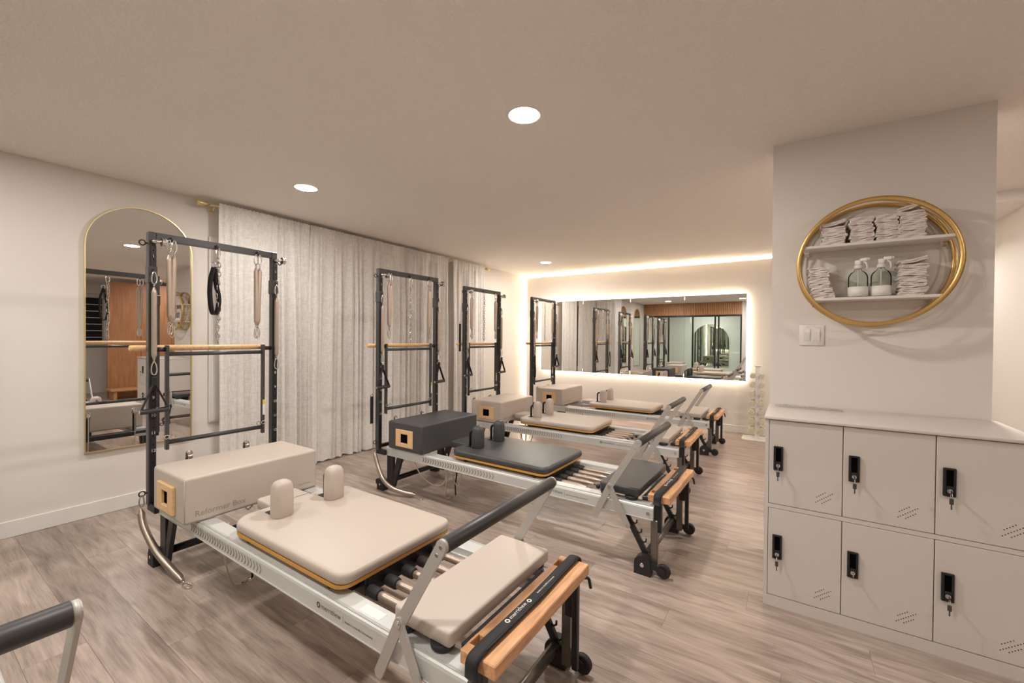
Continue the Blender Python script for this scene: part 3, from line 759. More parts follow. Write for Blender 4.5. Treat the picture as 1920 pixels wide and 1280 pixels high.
    # ---- tower
    for s, y0 in ((0, 0.0), (1, .676)):
        up = P('tower_upright', ('upright', s), lambda: MB().box((-.046, y0, .335), (-.006, y0 + .034, 1.879), .002, 1), 'graphite')
        P('hole_strip', ('strip', s), lambda: MB().box((-.0065, y0 + .007, .345), (-.001, y0 + .034, 1.80), .001, 1), 'black', up)
        def holes():
            mb = MB()
            for k in range(26): mb.cyl((-.0012, y0 + .020, .60 + k * .05 - .025), (-.0004, y0 + .020, .60 + k * .05 - .025), .0035, 8)
            return mb
        P('peg_holes', ('holes', s), holes, 'dark', up)['kind'] = 'stuff'
        def numbers():
            mb = MB()
            for k in range(12):
                src = text_mesh(str(k + 1), .024); zc = 1.735 - k * .1
                mb.add([(-.0003, y0 + .021 + v.co.x - .006 * len(str(k + 1)), zc + v.co.y) for v in src.vertices], [tuple(p.vertices) for p in src.polygons])
            return mb
        P('height_numbers', ('numbers', s), numbers, 'whiteink', up)['kind'] = 'stuff'
        so = -1 if s == 0 else 1; ye = y0 if s == 0 else y0 + .034
        sl = P('slide_clamp', ('clamp', s), lambda: MB().box((-.050, y0 - .004, 1.590), (.003, y0 + .038, 1.685), .003, 1), 'graphite', up)
        P('eyelet', ('eye0', s), lambda: MB().tube(ring_pts((.010, y0 + .017, 1.655), .011, 1, 14), .003, 6, closed=True), 'black', up)
        for ez in (1.813, .405):
            P('eyelet', ('eye', s, ez), lambda: MB().tube(ring_pts((-.02, ye + so * .024, ez), .014, 0, 14), .0035, 6, closed=True).cyl((-.02, ye, ez), (-.02, ye + so * .012, ez), .004, 8), 'black', up)
        pu = P('pulley', ('pulley', s), lambda: MB().tube([(.030, y0 + .017 + so * .0 + .030, 1.822), (.030, y0 + .017 + .034, 1.822), (.030, y0 + .017 + .040, 1.822), (.030, y0 + .017 + .046, 1.822), (.030, y0 + .017 + .050, 1.822)], .02, 18, radii=[.024, .024, .016, .024, .024]), 'chrome', up)
        P('pulley_bracket', ('pulbr', s), lambda: MB().cyl((-.004, y0 + .017, 1.822), (.030, y0 + .022, 1.822), .012, 10, .009).tube([(.028, y0 + .02, 1.822), (.030, y0 + .046, 1.822)], .010, 10), 'chrome', up)
        P('bracket', ('lowbr', s), lambda: MB().box((-.040, y0 + .004, .303), (.075, y0 + .030, .345), .003, 1), 'black', up)
    tb = P('tower_crossbar', 'topbar', lambda: MB().box((-.045, .0345, 1.838), (-.008, .6755, 1.879), .002, 1), 'graphite')
    for v in (.100, .334, .574):
        P('hook_eye', ('hook', v), lambda: MB().tube(ring_pts((.006, v, 1.848), .012, 1, 14), .004, 6, closed=True).cyl((-.01, v, 1.855), (0, v, 1.855), .006, 8), 'black', tb)
    P('riser_beam', 'riserbeam', lambda: MB().box((-.040, .034, .350), (-.010, .676, .378), .003, 1), 'black')
    for v in (.20, .52):
        rp = P('rope_riser', ('riser', v), lambda: MB().box((-.034, v - .012, .378), (-.016, v + .012, .545), .003, 1), 'black')
        P('pulley', ('riserpulley', v), lambda: MB().tube([(-.025, v - .012, .565), (-.025, v - .008, .565), (-.025, v, .565), (-.025, v + .008, .565), (-.025, v + .012, .565)], .02, 16, radii=[.024, .024, .017, .024, .024]).tube(fillet([(-.025, v - .016, .545), (-.025, v - .016, .596), (-.025, v + .016, .596), (-.025, v + .016, .545)], .012), .004, 6), 'chrome', rp)
        P('rope', ('rope', v), lambda: MB().tube(spline([(-.03, v, .588), (-.05, v, .545), (-.045, v, .30), (-.01, v, .14), (.10, v + .02, .24)], 20), .0035, 6), 'rope', rp)
    # push-through frame
    pf = P('push_bar_frame', 'pushtop', lambda: MB().cyl((-.018, .095, 1.187), (-.018, .617, 1.187), .012, 14), 'graphite')
    for v in (.088, .622): P('side_bar', ('side', v), lambda: MB().box((-.032, v - .008, .632), (-.004, v + .008, 1.238), .002, 1), 'graphite', pf)
    P('lower_bar', 'pushlow', lambda: MB().cyl((-.018, .096, .674), (-.018, .614, .674), .013, 14), 'graphite', pf)
    P('pivot_tube', 'pivl', lambda: MB().cyl((-.02, .034, 1.214), (-.02, .080, 1.214), .013, 12).cyl((-.02, .630, 1.214), (-.02, .676, 1.214), .013, 12), 'black', pf)
    P('yellow_label', 'ylab', lambda: MB().box((-.0042, .615, .832), (-.0034, .629, .862)), 'yellow', pf)
    P('white_label', 'wlab', lambda: MB().box((-.0042, .615, .758), (-.0034, .629, .831)), 'paper', pf)
    for v in (.104, .606):
        for sg in (-1, 1): P('end_ring', ('endring', v, sg), lambda: MB().tube(ring_pts((.008, v + sg * .016 - .008, .708), .011, 0, 12), .003, 6, closed=True), 'chrome', pf)
    P('wooden_roller', 'dowel', lambda: MB().tube([(-.068, -.068, 1.222), (-.068, -.063, 1.222), (-.068, .655, 1.222), (-.068, .660, 1.222)], .0168, 18, radii=[.013, .0168, .0168, .013]), 'maple', pf)
    # ropes dangling below the near rail
    P('carriage_rope', 'rope_near', lambda: MB().tube(spline([(.66, .13, .36), (.70, .09, .27), (.69, .10, .20), (.63, .15, .05), (.62, .175, .012), (.64, .20, .010)], 26), .0042, 6), 'rope')
    P('rope_clip', 'ropeclip', lambda: MB().tube([(.635, .20, .012), (.65, .215, .015), (.64, .235, .014), (.622, .222, .012)], .0038, 6, closed=True).tube([(.645, .225, .014), (.665, .235, .020), (.658, .250, .026), (.640, .243, .02)], .0038, 6, closed=True), 'chrome')
    P('rope_strap', 'ropestrap', lambda: MB().tube(spline([(.655, .245, .02), (.645, .250, .10), (.655, .255, .20), (.65, .25, .36)], 14), .006, 6), 'web')
    if loose:
        P('carriage_rope', 'rope_loop', lambda: MB().tube(spline([(.36, .06, .30), (.42, .09, .18), (.52, .13, .11), (.62, .14, .14), (.68, .12, .27), (.70, .12, .30)], 26), .0042, 6), 'rope')
        P('carriage_rope', 'rope_cross', lambda: MB().tube(spline([(.55, .25, .34), (.62, .23, .20), (.72, .20, .12), (.80, .17, .30)], 20), .0042, 6), 'rope')
    return t

REF = []
spec = [
    (0, (-3.324, -0.461), 0.0, 1.66, 'cream', 'cream reformer cut off at the lower left corner, only its black footbar showing', 1.307, False),
    (1, (-3.010, 0.855), 0.0, 1.705, 'cream', 'foreground cream-padded reformer with tower, nearest the camera', 1.0, False),
    (2, (-2.915, 2.366), math.radians(-.8), 1.60, 'charcoal', 'charcoal-padded reformer with tower, the only dark one in the row', 1.0, True),
    (3, (-3.075, 3.690), math.radians(.7), 1.51, 'cream', 'cream-padded reformer directly behind the charcoal one', 1.0, True),
    (4, (-3.055, 5.140), math.radians(.4), 1.655, 'cream', 'farthest cream-padded reformer in front of the long glowing mirror', 1.0, True),
]
WHO = {0: 'the cut-off lower-left reformer', 1: 'the foreground cream reformer', 2: 'the charcoal reformer', 3: 'the reformer behind the charcoal one', 4: 'the reformer by the glowing mirror'}
def place(o, i):
    """put a thing into the frame of reformer i (geometry baked in reformer coordinates)"""
    o.location = (spec[i][1][0], spec[i][1][1], 0); o.rotation_euler = (0, 0, spec[i][2]); return o

# ------------------------------------------------------------------ reformer boxes
def make_box(i, u0, v0, m, label, lettering=True, proud=.016):
    t = place(thing('reformer_box', label, 'box', group='padded reformer boxes'), i)
    W_, Lb, z0, z1 = .398, .682, .3785, .606
    obj('body', MB().box((u0, v0, z0), (u0 + W_, v0 + Lb, z1), .016, 4), m, t, wn=True)
    def seam(u, v): return MB().tube([(u, v, z0 + .012), (u, v, z1 - .012)], .0015, 5)
    cu = u0 + W_ / 2; zc = (z0 + z1) / 2 - .012
    for vv, s in ((v0, -1), (v0 + Lb, 1)):
        y0, y1 = (vv - proud, vv + .0005) if s < 0 else (vv - .0005, vv + proud)
        mb = MB(); hw, hh, a, b = .100, .070, .040, .035
        mb.box((cu - hw, y0, zc - hh), (cu - a, y1, zc + hh), .003, 1); mb.box((cu + a, y0, zc - hh), (cu + hw, y1, zc + hh), .003, 1)
        mb.box((cu - a - .001, y0, zc + b), (cu + a + .001, y1, zc + hh), .003, 1); mb.box((cu - a - .001, y0, zc - hh), (cu + a + .001, y1, zc - b), .003, 1)
        pl = obj('handle_plate', mb, 'mapleplate', t)
        obj('handle_opening', MB().box((cu - a - .002, vv - (.001 if s < 0 else -.0002), zc - b - .002), (cu + a + .002, vv + (-.0002 if s < 0 else .001), zc + b + .002)), 'dark', pl)
    obj('corner_seam', seam(u0 + W_ - .004, v0 + .004), m, t)
    if lettering:
        text_part('lettering', 'Reformer Box', .040, 'boxink', t, (u0 + W_ + .0005, v0 + .045, z0 + .032), (0, 1, 0), (0, 0, 1))
    text_part('small_print', 'merrithew', .017, 'boxink', t, (u0 + W_ + .0005, v0 + Lb - .115, z0 + .035), (0, 1, 0), (0, 0, 1))
    return t

# ------------------------------------------------------------------ springs, handles, straps hanging from the towers
def tower_spring(i, v, ztop, zbot, label, dv=0.0, r=.0155, u=.012, cab_bot=True, group='springs hanging on the reformer towers'):
    t = place(thing('tower_spring', label, 'spring', group=group), i)
    c0, c1 = ztop - .085, zbot
    obj('top_clip', carabiner_mb((u, v, ztop), .066, .028), 'chrome', t)
    obj('neck', MB().tube(ring_pts((u, v, ztop - .073), .008, 1, 10), .0022, 5, closed=True), 'chrome', t)
    obj('coil', coil_mb([(u, v, c0), (u, v + dv * .5, (c0 + c1) / 2), (u, v + dv, c1)], r, 110, 10, .028), 'spring', t)
    obj('bottom_ring', MB().tube(ring_pts((u, v + dv, c1 - .006), .008, 1, 10), .0022, 5, closed=True), 'chrome', t)
    if cab_bot: obj('bottom_clip', carabiner_mb((u, v + dv, c1 - .010), .072, .030), 'chrome', t)
    return t
def strap_handle(i, v, z, label, u=.012, tilt=0.0):
    t = place(thing('strap_handle', label, 'handle', group='black strap handles on the towers'), i)
    w = .063; h = .19
    g0 = Vector((u + tilt, v - w, z - h)); g1 = Vector((u + tilt, v + w, z - h + .004)); tp = Vector((u, v, z))
    def strap(a, b): # flat webbing
        d = (b - a).normalized(); n = Vector((1, 0, 0)) * .011; s = d.cross(Vector((1, 0, 0))).normalized() * .0022
        return MB().add([a - n - s, a + n - s, a + n + s, a - n + s, b - n - s, b + n - s, b + n + s, b - n + s], [(0, 1, 2, 3), (7, 6, 5, 4), (0, 4, 5, 1), (1, 5, 6, 2), (2, 6, 7, 3), (3, 7, 4, 0)])
    k = tp + Vector((0, 0, -.045))
    obj('loop', MB().box((u - .009, v - .011, z - .05), (u + .009, v + .011, z), .004, 1), 'web', t)
    obj('strap', strap(k + Vector((0, -.006, 0)), g0), 'web', t); obj('strap', strap(k + Vector((0, .006, 0)), g1), 'web', t)
    obj('grip', MB().tube([g0 + Vector((0, -.003, 0)), g0 + Vector((0, .002, 0)), g1 + Vector((0, -.002, 0)), g1 + Vector((0, .003, 0))], .0145, 14, radii=[.011, .0145, .0145, .011]), 'grip', t)
    obj('end_cap', MB().cyl(g0 + Vector((0, -.005, 0)), g0 + Vector((0, -.002, 0)), .009, 10).cyl(g1 + Vector((0, .002, 0)), g1 + Vector((0, .005, 0)), .009, 10), 'chrome', t)
    return t
def chain(i, v, ztop, zbot, label, u=.008):
    t = place(thing('safety_chain', label, 'chain', group='chains hanging from the tower crossbars'), i)
    obj('clip', carabiner_mb((u, v, ztop), .066, .030), 'chrome', t)
    mb = MB(); z = ztop - .060; k = 0; L = .036; w = .021
    while z - L > zbot:
        pts = []
        for a in range(12):
            an = 2 * PI * a / 12; y = math.sin(an) * L / 2; x = math.cos(an) * w / 2
            ang = .6 if k % 2 else .6 + PI / 2
            pts.append((u + x * math.sin(ang), v + x * math.cos(ang) + .004 * math.sin(k * .7), z - L / 2 + y))
        mb.tube(pts, .0036, 5, closed=True); z -= L - .0086; k += 1
    obj('links', mb, 'chrome', t)['kind'] = 'stuff'
    return t
def loop_strap(i, v, z, label, h=.29, w=.036, u=.016):
    t = place(thing('loop_strap', label, 'strap', group='black loop straps on the towers'), i)
    path = spline([(u, v, z), (u + .005, v - .020, z - .08), (u + .008, v - w * .7, z - h * .62), (u + .008, v - w * .35, z - h * .97), (u, v + w * .35, z - h), (u - .004, v + w * .8, z - h * .7), (u - .004, v + w * .35, z - h * .35), (u, v + .004, z - .01)], 44)
    V = []; F = []; hw = .015
    for p in path: V += [p + Vector((-.010, -.009, 0)), p + Vector((.010, .009, 0)), p + Vector((.008, .013, .002)), p + Vector((-.012, -.005, .002))]
    for q in range(len(path) - 1):
        for e_ in range(4): F.append((q * 4 + e_, q * 4 + (e_ + 1) % 4, q * 4 + 4 + (e_ + 1) % 4, q * 4 + 4 + e_))
    obj('webbing', MB().add(V, F, True), 'web', t)
    obj('ring', MB().tube(ring_pts((u, v, z + .012), .014, 0, 14), .003, 6, closed=True), 'chrome', t)
    return t
def flat_strap(i, v, z, h, label, u=-.055, w=.028):
    t = place(thing('hanging_strap', label, 'strap', group='flat straps hanging beside the towers'), i)
    obj('webbing', MB().box((u - .005, v - w / 2, z - h), (u + .005, v + w / 2, z - .01), .002, 1), 'web', t)
    obj('ring', MB().tube(ring_pts((u, v, z), .012, 0, 12), .003, 6, closed=True), 'chrome', t)
    return t
def leg_spring(i, label, lay=True):
    t = place(thing('leg_spring', label, 'spring', group='long leg springs hooked at the tower bases'), i)
    obj('top_clip', carabiner_mb((-.02, -.026, .397), .064, .026), 'chrome', t)
    if lay: path = [(-.018, -.030, .325), (.035, -.030, .235), (.14, -.008, .125), (.27, .020, .050), (.375, .032, .020)]
    else: path = [(-.018, -.028, .325), (.03, -.030, .22), (.10, -.032, .12), (.20, -.02, .062), (.33, .02, .035), (.40, .05, .03)]
    obj('coil', coil_mb(path, .0195, 150, 10, .03), 'spring', t)
    e_ = Vector(path[-1]); pts = []
    for k in range(18):
        a = 2 * PI * k / 18; pts.append((e_.x + .042 + .036 * math.cos(a), e_.y + .006 + .015 * math.sin(a), .0045))
    obj('end_clip', MB().tube(pts, .003, 6, closed=True).tube([e_, (e_.x + .01, e_.y + .002, .008)], .003, 6), 'chrome', t)
    return t
def padded_strap(i, label):
    t = place(thing('padded_foot_strap', label, 'strap', group='padded foot straps lying on the platforms'), i)
    u = 2.316
    path = fillet([(u, .668, .405), (u, .662, .453), (u - .002, .55, .4515), (u + .004, .34, .4515), (u - .002, .08, .452), (u - .002, .016, .449), (u - .002, .014, .398)], .022, 5)
    V = []; F = []; hw, th = .0200, .0060; n_ = 8
    path = [Vector(p) for p in path]
    for k, p in enumerate(path):
        a = path[max(0, k - 1)]; b = path[min(len(path) - 1, k + 1)]; d = (b - a).normalized(); x = Vector((1, 0, 0)); nrm = x.cross(d).normalized()
        if nrm.z < 0 and abs(nrm.z) > .3: nrm = -nrm
        if abs(nrm.z) <= .3: nrm = Vector((0, -1, 0)) if p.y < .3 else Vector((0, 1, 0))
        for q in range(n_):
            an = 2 * PI * q / n_ + PI / 8; c, s_ = math.cos(an), math.sin(an)
            V.append(p + x * hw * max(-1, min(1, c * 1.08)) + nrm * th * max(-.9, min(.9, s_ * 1.1)))
    for k in range(len(path) - 1):
        for q in range(n_): F.append((k * n_ + q, k * n_ + (q + 1) % n_, (k + 1) * n_ + (q + 1) % n_, (k + 1) * n_ + q))
    mb = MB().add(V, F, True)
    mb.f.append(tuple(range(n_))); mb.sm.append(False); mb.f.append(tuple((len(path) - 1) * n_ + q for q in reversed(range(n_)))); mb.sm.append(False)
    obj('padding', mb, 'web', t)
    obj('stitching', MB().tube([(u + .016, .60, .4570), (u + .020, .34, .4565), (u + .016, .06, .4570)], .0011, 5), 'graphite', t)
    zt = .4582
    obj('logo', logo_mb((u - .002, .185, zt), .0085, (0, 1, 0), (-1, 0, 0)), 'whiteink', t)
    obj('logo', logo_mb((u + .001, .305, zt), .0085, (0, 1, 0), (-1, 0, 0)), 'whiteink', t)
    text_part('lettering', 'merrithew.', .021, 'whiteink', t, (u + .004, .198, zt), (0, 1, 0), (-1, 0, 0))
    text_part('lettering', 'leaders in mindful movement', .010, 'whiteink', t, (u + .004, .355, zt), (0, 1, 0), (-1, 0, 0))
    return t

for sp_ in spec: REF.append(make_reformer(*sp_))
make_box(1, .190, -.035, 'cream', 'cream reformer box with maple handle plate on the foreground reformer')
make_box(2, .125, -.005, 'charcoal', 'charcoal reformer box with maple handle plate', False, .006)
make_box(3, .095, .005, 'cream', 'cream reformer box just behind the charcoal box', True, .006)
make_box(4, .06, .02, 'cream', 'cream reformer box farthest away, below the glowing mirror', True, .006)
make_box(0, .19, -.035, 'cream', 'cream reformer box on the cut-off reformer, seen in the mirrors', True, .012)
for i in range(5):
    w = WHO[i]
    tower_spring(i, .088, 1.845, 1.380, 'left spring of near pair above push bar, ' + w, .004)
    tower_spring(i, .112, 1.845, 1.365, 'right spring of near pair above push bar, ' + w, -.010 if i != 2 else -.014)
    tower_spring(i, .562, 1.840, 1.365, 'left spring of far pair above push bar, ' + w, .002 if i != 2 else .012)
    tower_spring(i, .586, 1.840, 1.365, 'right spring of far pair above push bar, ' + w, -.012)
    tower_spring(i, .017, 1.650, 1.155, 'arm spring clipped to the near upright on ' + w, 0, u=.022)
    tower_spring(i, .693, 1.650, 1.150, 'arm spring clipped to the far upright on ' + w, 0, u=.022)
    if i in (0, 1, 2, 3): strap_handle(i, .017, 1.062, 'black triangular strap handle, near upright of ' + w, .026, .01)
    if i in (2, 3, 4): strap_handle(i, .693, 1.055, 'black triangular strap handle, far upright of ' + w, .026, .01)
    chain(i, .340, 1.842, 1.245, 'steel chain hanging from the crossbar of ' + w)
    padded_strap(i, 'black padded foot strap on the platform of ' + w)
    leg_spring(i, 'long leg spring drooping to the floor at ' + w, i != 2)
loop_strap(1, .312, 1.722, 'black loop strap hanging beside the chain on ' + WHO[1])
loop_strap(4, .017, 1.05, 'black loop strap at the near upright of ' + WHO[4], .30, .03, .026)
loop_strap(0, .312, 1.722, 'black loop strap hanging beside the chain on ' + WHO[0])
flat_strap(2, -.03, .80, .24, 'flat black lettered strap low beside the near upright of the charcoal reformer')
flat_strap(3, -.03, 1.46, .32, 'flat black strap behind the near upright of the cream reformer behind the charcoal one')
flat_strap(3, .640, 1.42, .34, 'flat black strap at the far side of the push bar on the third tower', .012)
flat_strap(4, .640, 1.30, .40, 'flat black strap at the far side of the push bar on the farthest tower', .012)

# ================================================================== LOCKERS
LX0, LX1, LY0, LY1, LZ = PX0, PX0 + .912, 2.424, 2.925, .925
lk = thing('locker_cabinet', 'low pale metal locker cabinet with six doors in front of the pillar', 'locker', (LX0, LY0, 0))
LW, LD = LX1 - LX0, LY1 - LY0; T = .016
mb = MB().box((0, .004, 0), (T, LD, LZ - .012)).box((LW - T, .004, 0), (LW, LD, LZ - .012)).box((T, LD - .012, .05), (LW - T, LD, LZ - .012)).box((T, .004, 0), (LW - T, LD - .012, .052)).box((T, .004, .481), (LW - T, LD - .012, .500))
for k in (1, 2): mb.box((k * LW / 3 - .006, .022, .052), (k * LW / 3 + .006, LD - .012, LZ - .012))
obj('body', mb, 'locker', lk)
obj('top', MB().box((-.004, -.006, LZ - .012), (LW + .004, LD, LZ + .002), .003, 2), 'locker', lk)
def locker_door(c, r):
    x0 = T + .002 if c == 0 else c * LW / 3 + .0015; x1 = LW - T - .002 if c == 2 else (c + 1) * LW / 3 - .0015
    z0, z1 = (.502, LZ - .0155) if r else (.0545, .4785)
    d = obj('door', MB().box((x0, .004, z0), (x1, .022, z1), .002, 1), 'locker', lk)
    hx = x0 + .038; hz = z1 - .183
    hw, hh = .0195, .058
    mb = MB().box((hx - hw, -.006, hz - hh), (hx - hw + .010, .0045, hz + hh), .002, 1).box((hx + hw - .008, -.006, hz - hh), (hx + hw, .0045, hz + hh), .002, 1).box((hx - hw + .009, -.006, hz + hh - .008), (hx + hw - .007, .0045, hz + hh), .0015, 1).box((hx - hw + .009, -.006, hz - hh), (hx + hw - .007, .0045, hz - .016), .0015, 1)
    obj('handle', mb, 'black', d)
    obj('handle_recess', MB().box((hx - hw + .009, .0025, hz - .017), (hx + hw - .007, .0042, hz + hh - .007)), 'dark', d)
    obj('lock', MB().cyl((hx, -.005, hz - .034), (hx, -.011, hz - .034), .0085, 16), 'chrome', d)
    mbv = MB(); vx = x0 + .188; vz = z0 + .044
    for dx, dz, cnt in ((.004, .025, 5), (0, 0, 9), (.024, 0, 5)):
        for k in range(cnt): mbv.cyl((vx + dx + k * .0076, .0041, vz + dz + k * .0062), (vx + dx + k * .0076, .0034, vz + dz + k * .0062), .0020, 8)
    obj('vent_holes', mbv, 'dark', d)['kind'] = 'stuff'
    return (LX0 + hx, LY0 - .011, hz - .034)
COLN = ('left', 'middle', 'right'); ROWN = ('lower', 'upper')
for c in range(3):
    for r in range(2):
        p = locker_door(c, r)
        kt = thing('locker_key', 'key hanging from the lock of the %s %s locker door' % (ROWN[r], COLN[c]), 'key', p, 0, 'keys in the locker doors')
        short = (c, r) == (1, 0)
        obj('blade', MB().box((-.0012, -.012, -.005), (.0012, .0, .005)), 'chrome', kt)
        obj('bow', MB().box((-.0015, -.022, -.008), (.0015, -.011, .008), .001, 1), 'black' if not short else 'chrome', kt)
        if not short:
            obj('split_ring', MB().tube(ring_pts((0, -.019, -.013), .012, 0, 14), .0009, 5, closed=True), 'chrome', kt)
            obj('spare_key', MB().box((-.0065, -.021, -.048), (.0065, -.018, -.024), .002, 1).box((-.0022, -.0205, -.068), (.0022, -.0185, -.047)), 'graphite', kt)

# ------------------------------------------------------------------ light switch
sw_ = thing('light_switch', 'white double paddle light switch plate below the round shelf', 'light switch', (.090, PY, 1.329))
obj('plate', MB().box((-.058, -.006, -.058), (.058, -.0002, .058), .003, 2), 'white', sw_)
for s in (-1, 1):
    obj('frame', MB().box((s * .023 - .0175, -.0072, -.036), (s * .023 + .0175, -.0055, .036), .001, 1), 'trim', sw_)
    obj('paddle', MB().add([(s * .023 - .014, -.0075, -.031), (s * .023 + .014, -.0075, -.031), (s * .023 + .014, -.0075, .031), (s * .023 - .014, -.0075, .031), (s * .023 - .014, -.014, .016), (s * .023 + .014, -.014, .016), (s * .023 - .014, -.0085, -.030), (s * .023 + .014, -.0085, -.030)], [(0, 1, 7, 6), (6, 7, 5, 4), (4, 5, 2, 3), (0, 6, 4), (0, 4, 3), (1, 5, 7), (1, 2, 5)]), 'white', sw_)
    obj('screw', MB().cyl((s * .023, -.006, .046), (s * .023, -.0075, .046), .003, 8).cyl((s * .023, -.006, -.046), (s * .023, -.0075, -.046), .003, 8), 'trim', sw_)

# ------------------------------------------------------------------ round gold wall shelf
HC = Vector((.338, 0, 1.700)); HR = .322; YW = PY; YFR = PY - .155
hs = thing('round_wall_shelf', 'round gold wire wall shelf with two white boards on the pillar', 'shelf', (HC.x, YW, HC.z))
def hoop(yf, r, wob=0, ph=0, n=64, ex=0, ez=0, sc=1.0):
    return [(r * sc * math.cos(2 * PI * i / n) + ex, yf(i / n) if callable(yf) else yf, r * sc * math.sin(2 * PI * i / n) + ez) for i in range(n)]
def band(y0, y1, r0, r1):
    n = 72; V = []; F = []
    for i in range(n):
        a = 2 * PI * i / n; c, s = math.cos(a), math.sin(a)
        V += [(r0 * c, y0, r0 * s), (r1 * c, y0, r1 * s), (r1 * c, y1, r1 * s), (r0 * c, y1, r0 * s)]
    for i in range(n):
        j = (i + 1) % n
        for q in range(4): F.append((i * 4 + q, i * 4 + (q + 1) % 4, j * 4 + (q + 1) % 4, j * 4 + q))
    return MB().add(V, F, True)
obj('front_hoop', band(-.155, -.140, HR - .017, HR + .002), 'gold', hs)
obj('back_hoop', band(-.014, -.002, HR - .012, HR), 'gold', hs)
for k in range(4):
    ph = k * 1.7 + .4; amp = .055
    obj('wire_hoop', MB().tube(hoop(lambda t: -.078 + amp * math.sin(2 * PI * t + ph), HR - .006), .0035, 6, closed=True), 'gold', hs)
def shelf_board(z, cut):
    hw = math.sqrt(HR ** 2 - (z + .0) ** 2) - .012; n = 14
    return MB().box((-hw, -.148, z - .007), (hw, -.004, z + .007), .002, 1)
ZS1, ZS0 = .098, -.182
obj('shelf_board', shelf_board(ZS1, 0), 'shelf', hs); obj('shelf_board', shelf_board(ZS0, 0), 'shelf', hs)
for z in (ZS1, ZS0):
    hw = math.sqrt(HR ** 2 - z ** 2) - .03
    for s in (-1, 1): obj('shelf_bracket', MB().box((s * hw - .012, -.05, z - .009), (s * hw + .012, -.02, z - .007)).box((s * hw - .012, -.022, z - .032), (s * hw + .012, -.020, z - .008)), 'chrome', hs)

# ------------------------------------------------------------------ towels
def towel_mesh(seed, w, d, th):
    rnd = random.Random(seed); h = th; path = []
    n = 10; t = h * .44
    a = w / 2; zl = [h * .25, h * .75]; rowp = []      # thick cloth folded once, seen from its folded edge (x,z)
    for i in range(n + 1): rowp.append((-a * .90 + 2 * a * .88 * i / n, zl[0]))
    cx, cz, rr = a * .86, h * .5, (zl[1] - zl[0]) / 2
    for k in range(1, 8): an = -PI / 2 + PI * k / 8; rowp.append((cx + rr * math.cos(an) * 1.3, cz + rr * math.sin(an)))
    for i in range(n + 1): rowp.append((a * .86 - 2 * a * .90 * i / n, zl[1]))
    ph = [rnd.uniform(0, 6.28) for _ in range(4)]
    rowp = [Vector((x + .003 * math.sin(z * 300 + ph[0]), z + .0013 * math.sin(x * 70 + ph[1]) + .0007 * math.sin(x * 190 + ph[2]))) for x, z in rowp]
    m = len(rowp); ny = 5; V = []; F = []
    for jy in range(ny + 1):
        y = -d / 2 + d * jy / ny; inset = .004 if jy in (0, ny) else 0
        L_, R_ = [], []
        for i, p in enumerate(rowp):
            q0 = rowp[max(0, i - 1)]; q1 = rowp[min(m - 1, i + 1)]; tt = (q1 - q0).normalized(); nn = Vector((-tt.y, tt.x)); hw = t * .5
            yy = y + .003 * math.sin(i * .9 + ph[2]) * (1 if jy in (0, ny) else 0)
            dz = .0012 * math.sin(y * 60 + i * .4 + ph[3])
            L_.append((p.x + nn.x * hw, yy, p.y + nn.y * hw + dz)); R_.append((p.x - nn.x * hw, yy, p.y - nn.y * hw + dz))
        V += L_ + R_[::-1]
    M2 = 2 * m
    for jy in range(ny):
        for i in range(M2):
            j = (i + 1) % M2; F.append((jy * M2 + i, jy * M2 + j, (jy + 1) * M2 + j, (jy + 1) * M2 + i))
    mb = MB().add(V, F, True)
    for jy, rev in ((0, False), (ny, True)):
        for i in range(m - 1):
            q = (jy * M2 + i, jy * M2 + M2 - 1 - i, jy * M2 + M2 - 2 - i, jy * M2 + i + 1); mb.f.append(q if not rev else q[::-1]); mb.sm.append(False)
    me = mb.build('folded_towel'); me.materials.append(M_['towel']); return me
TV = [towel_mesh(11 + k, .104, .115, .0185) for k in range(6)]
ORD = ('bottom', 'second', 'third', 'fourth', 'fifth', 'sixth', 'seventh', 'eighth', 'ninth', 'tenth', 'eleventh')
def towel_stack(x, shelf_z, n, where, dy=0, lean=0, tilt_top=0.0, sx=1.0):
    z = HC.z + shelf_z + .0075; rnd = random.Random(int(x * 1000))
    for k in range(n):
        th = .0180 + rnd.uniform(-.0012, .0018)
        o = bpy.data.objects.new('folded_towel', TV[rnd.randrange(6)]); COL.objects.link(o)
        fl_ = rnd.random() < .5
        o.location = (HC.x + x + lean * k + rnd.uniform(-.004, .004), YW - .080 + dy + rnd.uniform(-.004, .004), z)
        o.rotation_euler = (0, 0, rnd.uniform(-.06, .06) + (PI if fl_ else 0))
        o.scale = (sx * rnd.uniform(.94, 1.05), 1, th / .0185)
        if k == n - 1 and tilt_top: o.rotation_euler = (0, tilt_top, 0); o.location.z += abs(math.sin(tilt_top)) * .05
        pos = ORD[k] if k < n - 1 else 'topmost'
        tag(o, 'folded white towel, %s in the %s' % (pos, where), 'towel', 'folded towels on the round shelf')
        z += th
towel_stack(-.165, ZS1, 6, 'leftmost stack on the upper shelf board', tilt_top=-.22)
towel_stack(-.050, ZS1, 7, 'second stack from the left on the upper shelf board', sx=.95)
towel_stack(.050, ZS1, 7, 'third stack from the left on the upper shelf board', sx=.88)
towel_stack(.142, ZS1, 8, 'rightmost stack on the upper shelf board', tilt_top=-.30)
towel_stack(-.205, ZS0, 9, 'left stack on the lower shelf board', lean=-.0035, sx=.92)
towel_stack(.150, ZS0, 9, 'right stack on the lower shelf board beside the bottles', tilt_top=-.2)
